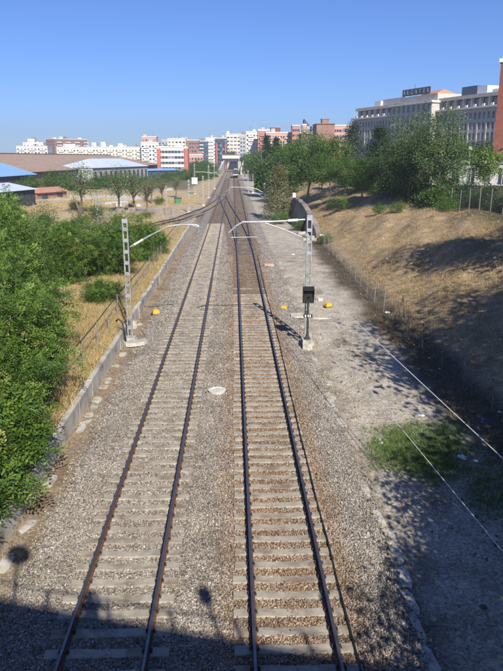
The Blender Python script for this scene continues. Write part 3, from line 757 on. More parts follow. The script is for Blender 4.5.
def trunk_mesh(rng, h, r0, C, n_limb, fork=.45, multi=1, lean=.06):
    mb = MB()
    for q in range(multi):
        a0 = rng.uniform(0, 6.28); off = 0 if multi == 1 else r0 * 2.2
        bx0, by0 = off * math.cos(a0), off * math.sin(a0)
        top = Vector((bx0 + rng.normal(0, lean) * h + (rng.normal(0, .12) * h if multi > 1 else 0), by0 + rng.normal(0, lean) * h, h))
        ps = [Vector((bx0, by0, -.3)), Vector((bx0, by0, .1 * h)), Vector((bx0, by0, 0)).lerp(top, .5) + Vector((rng.normal(0, .02) * h, rng.normal(0, .02) * h, 0)), top]
        mb.tube(ps, [r0 * 1.35, r0, r0 * .72, r0 * .12], 7)
        sel = C[rng.choice(len(C), min(n_limb, len(C)), replace=False)] if len(C) else []
        for c in sel:
            t = np.clip(rng.uniform(fork, .85), 0, 1); s = Vector((bx0, by0, 0)).lerp(top, float(t)); e = Vector(c)
            mid = s.lerp(e, .5) + Vector((0, 0, .06 * h)); mb.tube([s, mid, e], [r0 * .42, r0 * .25, r0 * .05], 5, caps=False)
    return mb
PROTO = {}
def proto(key, mat, bark, h, rx, n_clump, per, clump_r, leaf, shape='round', trunk_h=None, frond=False, r0=None, multi=1, n_limb=12, seed=0, cz=None, rz=None, hollow=.45):
    """mesh data of one tree kind, base at the origin, about h metres tall."""
    rng = np.random.default_rng(100 + seed)
    trunk_h = h * .25 if trunk_h is None else trunk_h
    rz = (h - trunk_h) / 2 if rz is None else rz; cz = trunk_h + rz if cz is None else cz
    V, Fc, var, C = crown_mesh(key, mat, rng, n_clump, per, rx, rz, cz, clump_r, leaf, shape, frond, hollow)
    tb = trunk_mesh(rng, min(h * .8, cz + rz * .6), r0 or h * .018, C, n_limb, .35, multi)
    cr = mesh_np('crown', V, Fc, mat, attr=var); me_c = cr.data; bpy.data.objects.remove(cr)
    me_t = tb.mesh('trunk', True); me_t.materials.append(bark)
    PROTO[key] = (me_c, me_t, h)
def tree(key, name, label, x, y, s=1.0, rz=None, z=None, group=None, cat='tree', sxy=1.0):
    c, t, h = PROTO[key]
    root = thing(name, label, cat, (x, y, zg(x, y) if z is None else z), random.uniform(0, 6.28) if rz is None else rz, group)
    root.scale = (s * sxy, s * sxy, s)
    link(bpy.data.objects.new('trunk' if cat == 'tree' else 'stems', t), root); link(bpy.data.objects.new('crown' if cat == 'tree' else 'foliage', c), root)
    return root

# shrubs of the left terrace
proto('sucker_a', M['leaf_bright'], M['palebark'], 4.6, 2.7, 230, 24, .36, .135, 'mound', trunk_h=.2, frond=True, multi=4, n_limb=10, r0=.05, seed=1)
proto('sucker_b', M['leaf_bright'], M['palebark'], 5.2, 2.5, 225, 24, .38, .14, 'mound', trunk_h=.3, frond=True, multi=4, n_limb=10, r0=.05, seed=2)
proto('sucker_low', M['leaf_bright'], M['palebark'], 2.0, 1.5, 90, 20, .27, .12, 'mound', trunk_h=.05, frond=True, multi=3, n_limb=6, r0=.025, seed=3)
proto('broad_a', M['leaf_grey'], M['palebark'], 11, 4.0, 420, 60, .5, .20, 'round', trunk_h=1.3, r0=.17, multi=1, n_limb=26, seed=4)
proto('broad_b', M['leaf_mid'], M['bark'], 9, 3.6, 220, 55, .55, .24, 'round', trunk_h=1.6, n_limb=16, seed=5)
proto('broad_c', M['leaf_mid'], M['bark'], 10, 4.4, 240, 50, .65, .28, 'round', trunk_h=1.8, n_limb=16, seed=6)
proto('dark_pine', M['leaf_dark'], M['bark'], 9, 3.4, 200, 55, .5, .22, 'cone', trunk_h=1.5, n_limb=14, seed=7)
proto('blue_cedar', M['leaf_blue'], M['bark'], 12, 3.6, 240, 50, .55, .24, 'cone', trunk_h=1.0, n_limb=14, seed=8)
proto('cypress', M['leaf_dark'], M['bark'], 10, 1.0, 160, 50, .28, .2, 'column', trunk_h=.3, n_limb=6, seed=9)
proto('dry_shrub', M['leaf_dry'], M['palebark'], 7, 2.4, 190, 46, .42, .17, 'cone', trunk_h=.3, multi=3, n_limb=16, r0=.07, seed=10)
proto('lawn_shrub', M['leaf_mid'], M['bark'], 2.2, 1.5, 80, 40, .28, .13, 'mound', trunk_h=.1, multi=3, n_limb=6, r0=.03, seed=11)
proto('yard_tree', M['leaf_grey'], M['bark'], 8.5, 3.4, 80, 34, .5, .24, 'round', trunk_h=3.0, multi=1, n_limb=34, r0=.22, seed=12, hollow=.3)
proto('bare_tree', M['leaf_grey'], M['bark'], 7.5, 3.0, 60, 14, .5, .22, 'round', trunk_h=2.6, multi=1, n_limb=44, r0=.2, seed=13, hollow=.2)
proto('bright_round', M['leaf_bright'], M['bark'], 6.5, 2.7, 130, 60, .42, .2, 'round', trunk_h=1.8, n_limb=14, seed=14)
proto('far_round', M['leaf_mid'], M['bark'], 9, 4.4, 150, 34, .8, .45, 'round', trunk_h=1.0, n_limb=8, seed=15)

proto('sucker_c', M['leaf_mid'], M['palebark'], 5.0, 2.4, 260, 60, .34, .11, 'mound', trunk_h=.2, multi=5, n_limb=16, r0=.05, seed=21)
GS = 'leafy suckering shrubs on the left terrace'
for i, (k, x, y, s, lab) in enumerate([
    ('sucker_low', -7.9, 14.0, 1.0, 'low leafy shrub spilling over the near end of the low wall'),
    ('sucker_low', -7.8, 16.2, 1.2, 'low leafy shrub against the low wall beside the spilling one'),
    ('sucker_low', -7.8, 18.4, 1.4, 'low leafy shrub against the wall beneath the taller shrubs'),
    ('sucker_a', -8.8, 20.8, .80, 'rounded bright green shrub overhanging the wall fence'),
    ('sucker_b', -9.2, 24.2, .92, 'bright green shrub between the fence and the taller thicket'),
    ('sucker_a', -9.8, 28.0, .96, 'bright green shrub leaning out over the dry grass'),
    ('sucker_b', -11.2, 32.0, .98, 'bright green shrub at the edge of the dry grass patch'),
    ('sucker_a', -12.4, 26.0, 1.12, 'tall bright green shrub in the thick of the thicket'),
    ('sucker_c', -13.6, 36.0, 1.12, 'tall leafy shrub edging the patch of dry grass'),
    ('sucker_b', -15.0, 42.0, 1.12, 'tall leafy shrub behind the patch of dry grass'),
    ('sucker_b', -18.5, 48.0, 1.2, 'tall leafy shrub behind the patch of dry grass'),
    ('sucker_a', -13.2, 50.0, .95, 'leafy shrub crowding round the steel mast'),
    ('sucker_c', -16.0, 56.0, 1.0, 'leafy shrub beyond the one crowding the steel mast'),
    ('sucker_a', -10.6, 54.0, .88, 'leafy shrub at the far end of the dry grass patch'),
    ('sucker_b', -9.3, 61.5, .78, 'leafy shrub growing through the fence by the wall'),
    ('sucker_c', -13.0, 63.0, .95, 'leafy shrub behind the one growing through the fence'),
    ('sucker_low', -8.6, 68.0, 1.3, 'low leafy shrub at the far end of the wall fence'),
    ('sucker_b', -21.0, 60.0, 1.1, 'tall leafy shrub behind the patch of dry grass'),
    ('sucker_low', -8.9, 43.5, .8, 'small shrub alone in the dry grass by the left mast'),
    ('sucker_b', -24.5, 68.0, .9, 'leafy shrub at the edge of the sandy waste ground'),
    ('sucker_c', -28.5, 78.0, .9, 'leafy shrub at the edge of the sandy waste ground'),
    ('sucker_a', -19.0, 76.0, .55, 'low leafy shrub in front of the branch track')]):
    tree(k, 'leafy_shrub', lab, x, y, s, group=GS, cat='shrub')

for k, (x, y, sc) in enumerate([(-15, 88, .8), (-21, 92, .9), (-27, 96, .8), (-33, 104, 1.0), (-18, 104, .6), (-24, 118, .8), (-38, 116, .9), (-30, 128, .8), (-44, 132, 1.0), (-20, 132, .6), (-14.5, 112, .6), (-16, 146, .8)]):
    tree('lawn_shrub', 'scrub_bush', 'low scrub bush on the sandy waste ground', x, y, sc, group='scrub bushes on the waste ground', cat='bush')
# trees on the bank top (right)
tree('broad_a', 'bank_tree', 'tall grey green tree with slender trunk on the bank top', *at(409, 192, 90).xy, .93, sxy=.98, group='tall trees on the bank top')
tree('broad_a', 'bank_tree', 'tall grey green tree with forked pale trunks on the bank top', *at(437, 192, 84).xy, .92, 2.1, sxy=.98, group='tall trees on the bank top')
tree('bright_round', 'small_tree', 'small bright green round tree behind the bank top hedge', 34.5, 92, .95)
def px_tree(key, name, label, px, pbase, ptop, Y, group='trees along the far right of the cutting', cat='tree', sxy=1.0):
    B = at(px, pbase, Y); T = at(px, ptop, Y); h = PROTO[key][2]
    k_ = 1.0 if key in ('cypress', 'dry_shrub') else .86
    return tree(key, name, label, B.x, Y, (T.z - B.z) / h * k_, z=B.z, group=group, cat=cat, sxy=sxy)
px_tree('dark_pine', 'dark_conifer', 'dark conifer behind the tall bank top trees', 378, 187, 119, 112)
px_tree('blue_cedar', 'blue_cedar', 'grey blue cedar in front of the grey building', 352, 190, 112, 128)
px_tree('broad_b', 'leafy_tree', 'leafy tree beside the grey blue cedar on the bank', 330, 188, 127, 122)
px_tree('broad_c', 'leafy_tree', 'spreading green tree at the dark end of the bank', 308, 196, 128, 128)
px_tree('broad_b', 'leafy_tree', 'leafy tree at the left end of the bank with yellow tips', 292, 200, 134, 150)
px_tree('far_round', 'leafy_tree', 'round green tree behind the broken wall', 283, 196, 140, 175)
px_tree('far_round', 'leafy_tree', 'dark round tree beside the two cypresses', 283, 190, 140, 235)
px_tree('far_round', 'leafy_tree', 'dark round tree beside the overbridge', 262, 184, 146, 300)
px_tree('cypress', 'cypress', 'slim dark cypress standing above the clipped hedge', 266.5, 190, 136, 195, 'pair of slim cypresses', sxy=1.0)
px_tree('cypress', 'cypress', 'slim dark cypress standing above the clipped hedge', 276, 190, 138, 190, 'pair of slim cypresses')
px_tree('dry_shrub', 'dry_shrub', 'dry brown feathery shrub beside the path mast', 278, 222, 167, 112, None, 'shrub')
for px, pb, pt, Y, k, lab in [(362, 195, 150, 100, 'broad_b', 'rounded green shrub on the bank crest between conifer and cedar'), (345, 191, 152, 108, 'broad_b', 'rounded green shrub on the bank crest below the blue cedar'), (388, 196, 150, 98, 'broad_b', 'rounded green shrub on the bank crest beside the slender tall tree'), (322, 190, 150, 112, 'broad_c', 'rounded green shrub at the dark end of the bank crest')]:
    px_tree(k, 'bank_shrub', lab, px, pb, pt, Y, 'shrubs along the bank crest', 'shrub')
for px, pb, pt, Y, lab in [(340, 207, 191, 100, 'small bright shrub alone on the dry bank'), (446, 208, 193, 73, 'bright shrub below the forked bank top tree'), (380, 196, 185, 84, 'small dark shrub beneath the slender bank top tree'), (398, 203, 191, 80, 'small shrub at the foot of the slender bank top tree'),
                           (300, 219, 207, 96, 'small green weed bush at the broken wall'), (280, 218, 205, 105, 'low green bush beneath the dry brown shrub'), (325, 237, 226, 80, 'small green weed bush at the end of the bank fence')]:
    B = at(px, pb, Y); T = at(px, pt, Y)
    tree('lawn_shrub', 'small_bush', lab, B.x, Y, (T.z - B.z) / 2.2, group='small bushes on the dry bank', cat='bush')
# dark hedge behind the bank fence
hr = thing('hedge', 'dark leafy hedge behind the tall bank top fence', 'hedge', (27.2, 62, 0))
rng = np.random.default_rng(55); n = 26000
P = np.stack([rng.normal(0, .55, n), rng.uniform(-21, 24, n), rng.uniform(0, 1, n) ** .8 * 2.3], 1)
P[:, 2] *= .8 + .25 * np.sin(P[:, 1] * .9) + .15 * np.sin(P[:, 1] * 2.7)
P[:, 2] += zground(P[:, 0] + 27.2, P[:, 1] + 62)
N_ = unit(rng.normal(0, .6, (n, 3)) + np.array([-.5, -.2, .5])); D_ = unit(np.cross(N_, rng.normal(size=(n, 3)))); ln = rng.uniform(.12, .24, n)
V, Fc = leaf_quads(P, D_, N_, ln, ln * .6)
mesh_np('foliage', V, Fc, M['leaf_dark'], hr, np.repeat(np.clip(rng.normal(.5, .2, n), 0, 1), 4))
hr = thing('crest_thicket', 'dark low thicket under the tall trees along the bank crest', 'shrub', (24.6, 100, 0))
n = 30000; yy = rng.uniform(-24, 40, n); P = np.stack([rng.normal(0, 1.0, n) - .012 * yy, yy, rng.random(n) ** .8 * 2.6], 1)
P[:, 2] *= .55 + .45 * np.abs(np.sin(yy * .55)) + .15 * np.sin(yy * 1.7); P[:, 2] += zground(P[:, 0] + 24.6, P[:, 1] + 100) - .1
N_ = unit(rng.normal(0, .6, (n, 3)) + np.array([-.5, -.2, .5])); D_ = unit(np.cross(N_, rng.normal(size=(n, 3)))); ln = rng.uniform(.15, .3, n)
V, Fc = leaf_quads(P, D_, N_, ln, ln * .6)
mesh_np('foliage', V, Fc, M['leaf_mid'], hr, np.repeat(np.clip(rng.normal(.25, .25, n), 0, 1), 4))
st_ = MB()
for k in range(40):
    y_ = random.uniform(-23, 39); x_ = random.gauss(0, .6) - .012 * y_; z_ = zg(24.6 + x_, 100 + y_); st_.tube([(x_, y_, z_ - .2), (x_ + random.gauss(0, .3), y_ + random.gauss(0, .3), z_ + 1.6)], [.04, .01], 5)
st_.build('stems', M['bark'], hr)
# clipped square hedge by the far masts
g0, g1 = at(254.5, 190, 178), at(271, 190, 178); zt = at(262, 167, 178).z
hr = thing('clipped_hedge', 'square clipped dark green hedge beside the two distant masts', 'hedge', ((g0.x + g1.x)/2, 180, g0.z))
n = 14000; w = g1.x - g0.x; hh = zt - g0.z; P = np.stack([rng.uniform(-w/2, w/2, n), rng.uniform(-2, 2, n), rng.uniform(0, hh, n)], 1)
f = rng.integers(0, 3, n); P[f == 0, 1] = -2 + rng.normal(0, .08, (f == 0).sum()); P[f == 1, 2] = hh + rng.normal(0, .1, (f == 1).sum())
N_ = unit(rng.normal(0, .5, (n, 3)) + np.where((f == 1)[:, None], [0, 0, 1.0], [0, -1.0, .3])); D_ = unit(np.cross(N_, rng.normal(size=(n, 3)))); ln = rng.uniform(.25, .4, n)
V, Fc = leaf_quads(P, D_, N_, ln, ln * .7); mesh_np('foliage', V, Fc, M['leaf_mid'], hr, np.repeat(np.clip(rng.normal(.4, .2, n), 0, 1), 4))
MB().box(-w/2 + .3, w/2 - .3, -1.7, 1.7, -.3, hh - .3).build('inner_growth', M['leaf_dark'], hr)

# trees of the yard on the left
GY_ = 'scrubby trees on the waste ground'
for key, px, pb, pt, Y, lab in [('yard_tree', 82, 215, 166, 118, 'leafy yard tree with twisted dark trunk beside the sandy path'),
                                ('yard_tree', 119, 213, 168, 122, 'leafy yard tree with slim straight trunk on dry grass'),
                                ('bare_tree', 135, 212, 166, 125, 'half bare yard tree with spreading crooked limbs'),
                                ('bare_tree', 151, 203, 172, 150, 'half bare wide yard tree beside the sandy mounds'),
                                ('bare_tree', 147, 213, 172, 122, 'small half bare yard tree by the ruined wall'), ('bare_tree', 176, 197, 172, 170, 'half bare yard tree near the green container'), ('bare_tree', 162, 202, 174, 155, 'half bare wide yard tree beside the sandy mounds')]:
    B = gp(px, pb, .1); T = at(px, pt, B.y); h = PROTO[key][2]
    tree(key, 'yard_tree', lab, B.x, B.y, (T.z - B.z) / h, group=GY_)
stump = gp(80, 222, .1)
mb = MB(); mb.tube([(0, 0, -.2), (.1, 0, 1.6), (-.35, 0, 3.0), (-.9, 0, 4.2)], [.28, .22, .16, .06], 7); mb.tube([(.05, 0, 1.5), (.5, .2, 2.6)], [.14, .04], 6)
o = mb.build('dead_tree', M['bark'], smooth=True); o.location = (stump.x, stump.y, zg(stump.x, stump.y)); tag(o, 'dead leaning tree trunk on the dry waste ground', 'tree')
for px, pb, pt, Y, lab in [(67, 197, 168, 200, 'round dark green tree in front of the long tiled shed'), (54, 195, 167, 210, 'round dark green tree in front of the long tiled shed'), (32, 192, 172, 190, 'green tree beside the blue roofed shed'), (20, 205, 178, 150, 'green tree in front of the pale roofed shed'),
                      (6, 205, 182, 140, 'green tree in front of the pale roofed shed'), (95, 192, 173, 210, 'round dark green tree in front of the long tiled shed'), (108, 190, 171, 225, 'round dark green tree in front of the long tiled shed')]:
    px_tree('far_round', 'round_tree', lab, px, pb, pt, Y, 'round trees by the sheds')
for px, pb, pt, Y in [(172, 186, 170, 290), (180, 186, 168, 300), (188, 187, 166, 310), (197, 187, 164, 300), (204, 185, 162, 320), (211, 182, 163, 350), (164, 186, 172, 270), (154, 187, 173, 262), (144, 188, 174, 255), (134, 188, 173, 250), (124, 188, 174, 245), (115, 189, 173, 240), (168, 184, 169, 320), (176, 183, 168, 335), (184, 183, 167, 350), (210, 176, 158, 400), (203, 178, 157, 430), (196, 178, 156, 470)]:
    px_tree('far_round', 'distant_tree', 'green tree in the belt left of the overbridge', px, pb, pt, Y, 'tree belt left of the overbridge')
for px, pb, pt, Y in [(247, 170, 150, 500), (231, 165, 148, 560), (256, 174, 146, 430), (270, 180, 140, 330), (281, 184, 139, 320), (286, 186, 138, 280), (298, 186, 135, 250), (312, 186, 134, 230), (326, 184, 136, 240)]:
    px_tree('far_round', 'distant_tree', 'green tree in the belt right of the overbridge', px, pb, pt, Y, 'tree belt right of the overbridge')
for px, pb, pt, Y, lab in [(470, 185, 140, 145, 'green garden tree behind the white street lamp'), (490, 188, 138, 140, 'green garden tree beside the red brick tower'), (455, 184, 138, 150, 'green garden tree showing beside the forked bank top tree'), (425, 186, 140, 150, 'green garden tree hidden behind the two tall bank trees'), (400, 186, 138, 160, 'green garden tree hidden behind the two tall bank trees'), (500, 192, 146, 128, 'green garden tree at the foot of the red brick tower')]:
    px_tree('broad_c', 'garden_tree', lab, px, pb, pt, Y, 'garden trees before the grey building')

# trees beside the bridge, right of the view: they throw the shade on the dirt and the bank
for key, x, y, s, lab in [('broad_c', 9.6, 3.6, .80, 'spreading tree beside the bridge end'), ('broad_b', 8.4, 7.0, .60, 'spreading tree beside the bridge end'), ('broad_c', 12.6, 6.4, .95, 'spreading tree beside the bridge end'), ('broad_b', 10.6, 6.0, .8, 'spreading tree beside the bridge end'), ('broad_c', 7.6, 3.0, .72, 'spreading tree beside the bridge end'), ('broad_b', 11.0, 8.6, .8, 'spreading tree beside the bridge end'), ('broad_b', 7.8, 8.4, .62, 'small spreading tree on the dirt below the bridge end'), ('broad_c', 9.0, 11.0, .62, 'small spreading tree on the dirt below the bridge end'), ('broad_b', 6.9, 5.6, .6, 'small spreading tree on the dirt below the bridge end'), ('broad_c', 11.4, 12.4, .7, 'small spreading tree on the dirt below the bridge end'),
                          ('broad_c', 16.0, 17.5, 1.2, 'tall spreading tree on the bank near the bridge'), ('broad_c', 17.5, 11.0, 1.2, 'tall spreading tree on the bank near the bridge'), ('broad_b', 21.0, 19.0, 1.4, 'tall spreading tree on the bank near the bridge'), ('broad_c', 26.0, 19.0, 1.15, 'tall spreading tree on the bank near the bridge'), ('broad_c', 22.0, 14.0, 1.2, 'tall spreading tree on the bank near the bridge'),
                          ('broad_b', 22.4, 37.5, 1.3, 'tall tree on the bank slope beside the fence'), ('broad_c', 28.0, 38.0, 1.0, 'tall tree behind the bank top fence'), ('broad_b', 33.0, 47.0, .9, 'tall tree behind the bank top fence')]:
    tree(key, 'shade_tree', lab, x, y, s, group='trees that shade the bank')

# ------------------------------------------------------------------ grass (uncountable)
def grass(name, label, P, hmin, hmax, mat, blades=4, spread=.12, wd=.02, lean=.5):
    n = len(P) * blades; B = np.repeat(P, blades, 0) + np.concatenate([RNG.normal(0, spread, (n, 2)), np.zeros((n, 1))], 1)
    h = RNG.uniform(hmin, hmax, n); a = RNG.uniform(0, 6.28, n); s = np.stack([np.cos(a), np.sin(a), np.zeros(n)], 1) * wd
    tip = B + np.stack([RNG.normal(0, lean, n) * h, RNG.normal(0, lean, n) * h, h], 1)
    V = np.stack([B - s, B + s, tip], 1).reshape(-1, 3); i = np.arange(n) * 3
    o = mesh_np(name, V, np.stack([i, i+1, i+2], 1), mat, attr=np.repeat(np.clip(RNG.normal(.5, .22, n), 0, 1), 3))
    return tag(o, label, 'grass', kind='stuff')
def on_ground(p, dz=-.02): return np.concatenate([p, (zground(p[:, 0], p[:, 1]) + dz)[:, None]], 1)
p = np.concatenate([scatter(11.0, 25, 24, 60, 60), scatter(11.0, 25, 60, 120, 22)]); p = p[RNG.random(len(p)) < .3 + .7 * (wob(p[:, 0] * .8, p[:, 1] * .7) > -.2)]
grass('dry_bank_grass', 'short dry straw coloured grass on the bank', on_ground(p), .04, .17, M['grass_bank'], 4, .12, .014, 1.1)
p = np.concatenate([scatter(11.5, 24, 26, 60, 2.2), scatter(11.5, 24, 60, 115, 1.0)])
grass('bank_tufts', 'taller bleached grass tufts dotted over the bank', on_ground(p), .12, .42, M['grass_bank'], 14, .10, .012, .55)
p = np.concatenate([scatter(12, 22, 28, 58, .35)]); p = p[wob(p[:, 0], p[:, 1] * .6 + 2) > .1]
grass('bank_green_weeds', 'sparse green weeds on the dry bank', on_ground(p), .1, .35, M['grass_green'], 16, .16, .014, .6)
p = np.concatenate([scatter(4.2, 10.2, 12, 40, .8)])
grass('dirt_weeds', 'sparse weeds scattered over the trackside dirt', on_ground(p), .04, .2, M['grass_green'], 9, .08, .008, .7)
p = np.concatenate([scatter(-10.5, -6.65, 13, 60, 90), scatter(-14, -6.7, 60, 95, 25)])
grass('dry_terrace_grass', 'dry straw coloured grass behind the low wall', on_ground(p), .12, .5, M['grass_dry'], 5, .12, .016)
p = scatter(-60, -9, 95, 165, 2.0); p = p[wob(p[:, 0] * .3, p[:, 1] * .25) > 0]
grass('dry_yard_grass', 'dry grass tufts over the waste ground', on_ground(p), .2, .6, M['grass_dry'], 6, .4, .05)
p = scatter(4.5, 10.2, 17.0, 27.0, 130); q = np.minimum(((p[:, 0] - 7.0) / 2.4) ** 2 + ((p[:, 1] - 21.8) / 2.9) ** 2, ((p[:, 0] - 8.3) / 1.5) ** 2 + ((p[:, 1] - 18.8) / 2.4) ** 2 + .25) + .75 * wob(p[:, 0] * 1.6, p[:, 1] * 1.5 + 1)
p = p[(q < 1) & (RNG.random(len(p)) < 1.15 - q)]
grass('green_grass_patch', 'patch of green grass on the dirt beneath the cables', on_ground(p), .06, .22, M['grass_green'], 6, .08, .010)
p = np.concatenate([scatter(8.9, 11.3, 15, 45, 20), scatter(9.4, 11.4, 45, 90, 8)])
grass('fence_line_weeds', 'dark weeds and dead grass along the bank fence', on_ground(p), .06, .38, M['grass_dead'], 5, .12, .011, .8)
p = np.stack([np.concatenate([RNG.normal(-6.2, .06, 300), RNG.normal(4.2, .5, 260)]), RNG.uniform(12, 60, 560)], 1)
grass('trackside_weeds', 'sparse weeds along the edges of the ballast', on_ground(p, .05), .05, .22, M['grass_dry'], 5, .06, .008)

# ------------------------------------------------------------------ litter
def litter(name, label, px, py, size, mat, z=-.2, seed=0, xy=None):
    r = random.Random(seed); g = Vector((*xy, 0)) if xy else gp(px, py, z); n = 9; mb = MB(); vs = [(0, 0, size * .35)]
    for ring, (rr, zz) in enumerate(((.5, .3), (1.0, .02))):
        for k in range(n):
            a_ = 2*math.pi*k/n; q = rr * size * r.uniform(.55, 1.25); vs.append((q*math.cos(a_), q*math.sin(a_)*.75, zz*size*r.uniform(.2, 1.5) + .01))
    fs = [(0, 1+k, 1+(k+1) % n) for k in range(n)] + [(1+k, 1+n+k, 1+n+(k+1) % n, 1+(k+1) % n) for k in range(n)]
    mb.add(vs, fs); o = mb.build(name, mat); o.location = (g.x, g.y, zg(g.x, g.y)); o.rotation_euler = (0, 0, r.random()*6)
    return tag(o, label, 'litter', 'rubbish along the foot of the bank')
litter('plastic_bag', 'crumpled white plastic bag on the green grass', 462, 456, .24, M['litter_white'], seed=1)
litter('plastic_bag', 'small white scrap beside the crumpled bag', 476, 460, .13, M['litter_white'], seed=2)
litter('paper_scrap', 'flat white paper at the edge of the green grass', 421, 415, .18, M['litter_white'], seed=3)
litter('blue_rag', 'blue plastic rag in the shade by the bank fence', 484, 418, .15, M['litter_blue'], seed=4)
litter('paper_scrap', 'white scrap in the shade by the bank fence', 500, 412, .13, M['litter_white'], seed=5)
litter('plastic_bag', 'white bag caught at the leaning stakes', 388, 313, .22, M['litter_white'], seed=6)
litter('plastic_bag', 'pile of white rubbish at the end of the bank fence', 322, 238, .7, M['litter_white'], seed=7)
litter('blue_rag', 'pale blue scrap on the path near the broken wall', 293, 254, .32, M['palemetal'], seed=8)
for k in range(34):
    x, y = random.uniform(4.6, 10.4), random.uniform(13, 60)
    litter('paper_scrap', 'tiny pale scrap of rubbish on the dirt', 0, 0, random.uniform(.04, .10), random.choice([M['litter_white'], M['slab'], M['slab']]), seed=20 + k, xy=(x, y))
for k in range(26):
    x, y = random.uniform(12, 22), random.uniform(30, 75)
    litter('paper_scrap', 'tiny pale scrap of rubbish on the dry bank', 0, 0, random.uniform(.05, .13), M['litter_white'], seed=80 + k, xy=(x, y))

# ------------------------------------------------------------------ broken retaining wall at the end of the bank
wy0, wy1 = 86.0, 112.0
bw = thing('broken_wall', 'broken old concrete retaining wall with ragged end at the bank', 'wall')
mb = MB(); prev = None
random.seed(21); ys = np.linspace(wy0, wy1, 12) + np.array([0] + [random.uniform(-.7, .7) for _ in range(10)] + [0]); tops = [.4, 1.5, 2.5, 2.8, 3.3, 3.8, 4.3, 4.4, 4.5, 4.5, 4.6, 4.6]
vs = []; fs = []
for y, t in zip(ys, tops):
    x = 10.9 - .035 * (y - wy0) ; t = t * .8 + random.uniform(-.25, .25) - .2
    vs += [(x - .5, y, -.6), (x + .2, y, -.6), (x + .55, y, t), (x - .05, y, t)]
for i in range(len(ys) - 1):
    for k in range(4): fs.append((i*4+k, i*4+(k+1) % 4, (i+1)*4+(k+1) % 4, (i+1)*4+k))
fs += [(3, 2, 1, 0), tuple(len(vs) - 4 + k for k in range(4))]
mb.add(vs, fs); mb.build('face', M['oldconc'], bw)
mb = MB(); vs = []; fs = []
for y, t in zip(ys[1:], tops[1:]):
    x = 10.9 - .035 * (y - wy0); t = t * .8 - .3
    vs += [(x - .16, y, t), (x + .6, y, t), (x + .6, y, t + .14), (x - .16, y, t + .14)]
for i in range(len(ys) - 2):
    for k in range(4): fs.append((i*4+k, i*4+(k+1) % 4, (i+1)*4+(k+1) % 4, (i+1)*4+k))
fs += [(3, 2, 1, 0), tuple(len(vs) - 4 + k for k in range(4))]
mb.add(vs, fs); mb.build('coping', M['oldconc'], bw)
MB().box(9.85, 10.35, 111.4, 111.9, 2.8, 4.3).build('pillar', M['ledge'], bw)
for k in range(7):
    chunk('wall_rubble', 'pale lump of rubble at the foot of the broken wall', 'rubble', 0, 0, random.uniform(.5, 1.3), random.uniform(.4, .9), random.uniform(.3, .6), M['slab'], world=Vector((random.uniform(8.9, 11.2), random.uniform(80, 92), 0)), rz=random.random()*3, seed=30 + k, group='rubble at the broken wall')

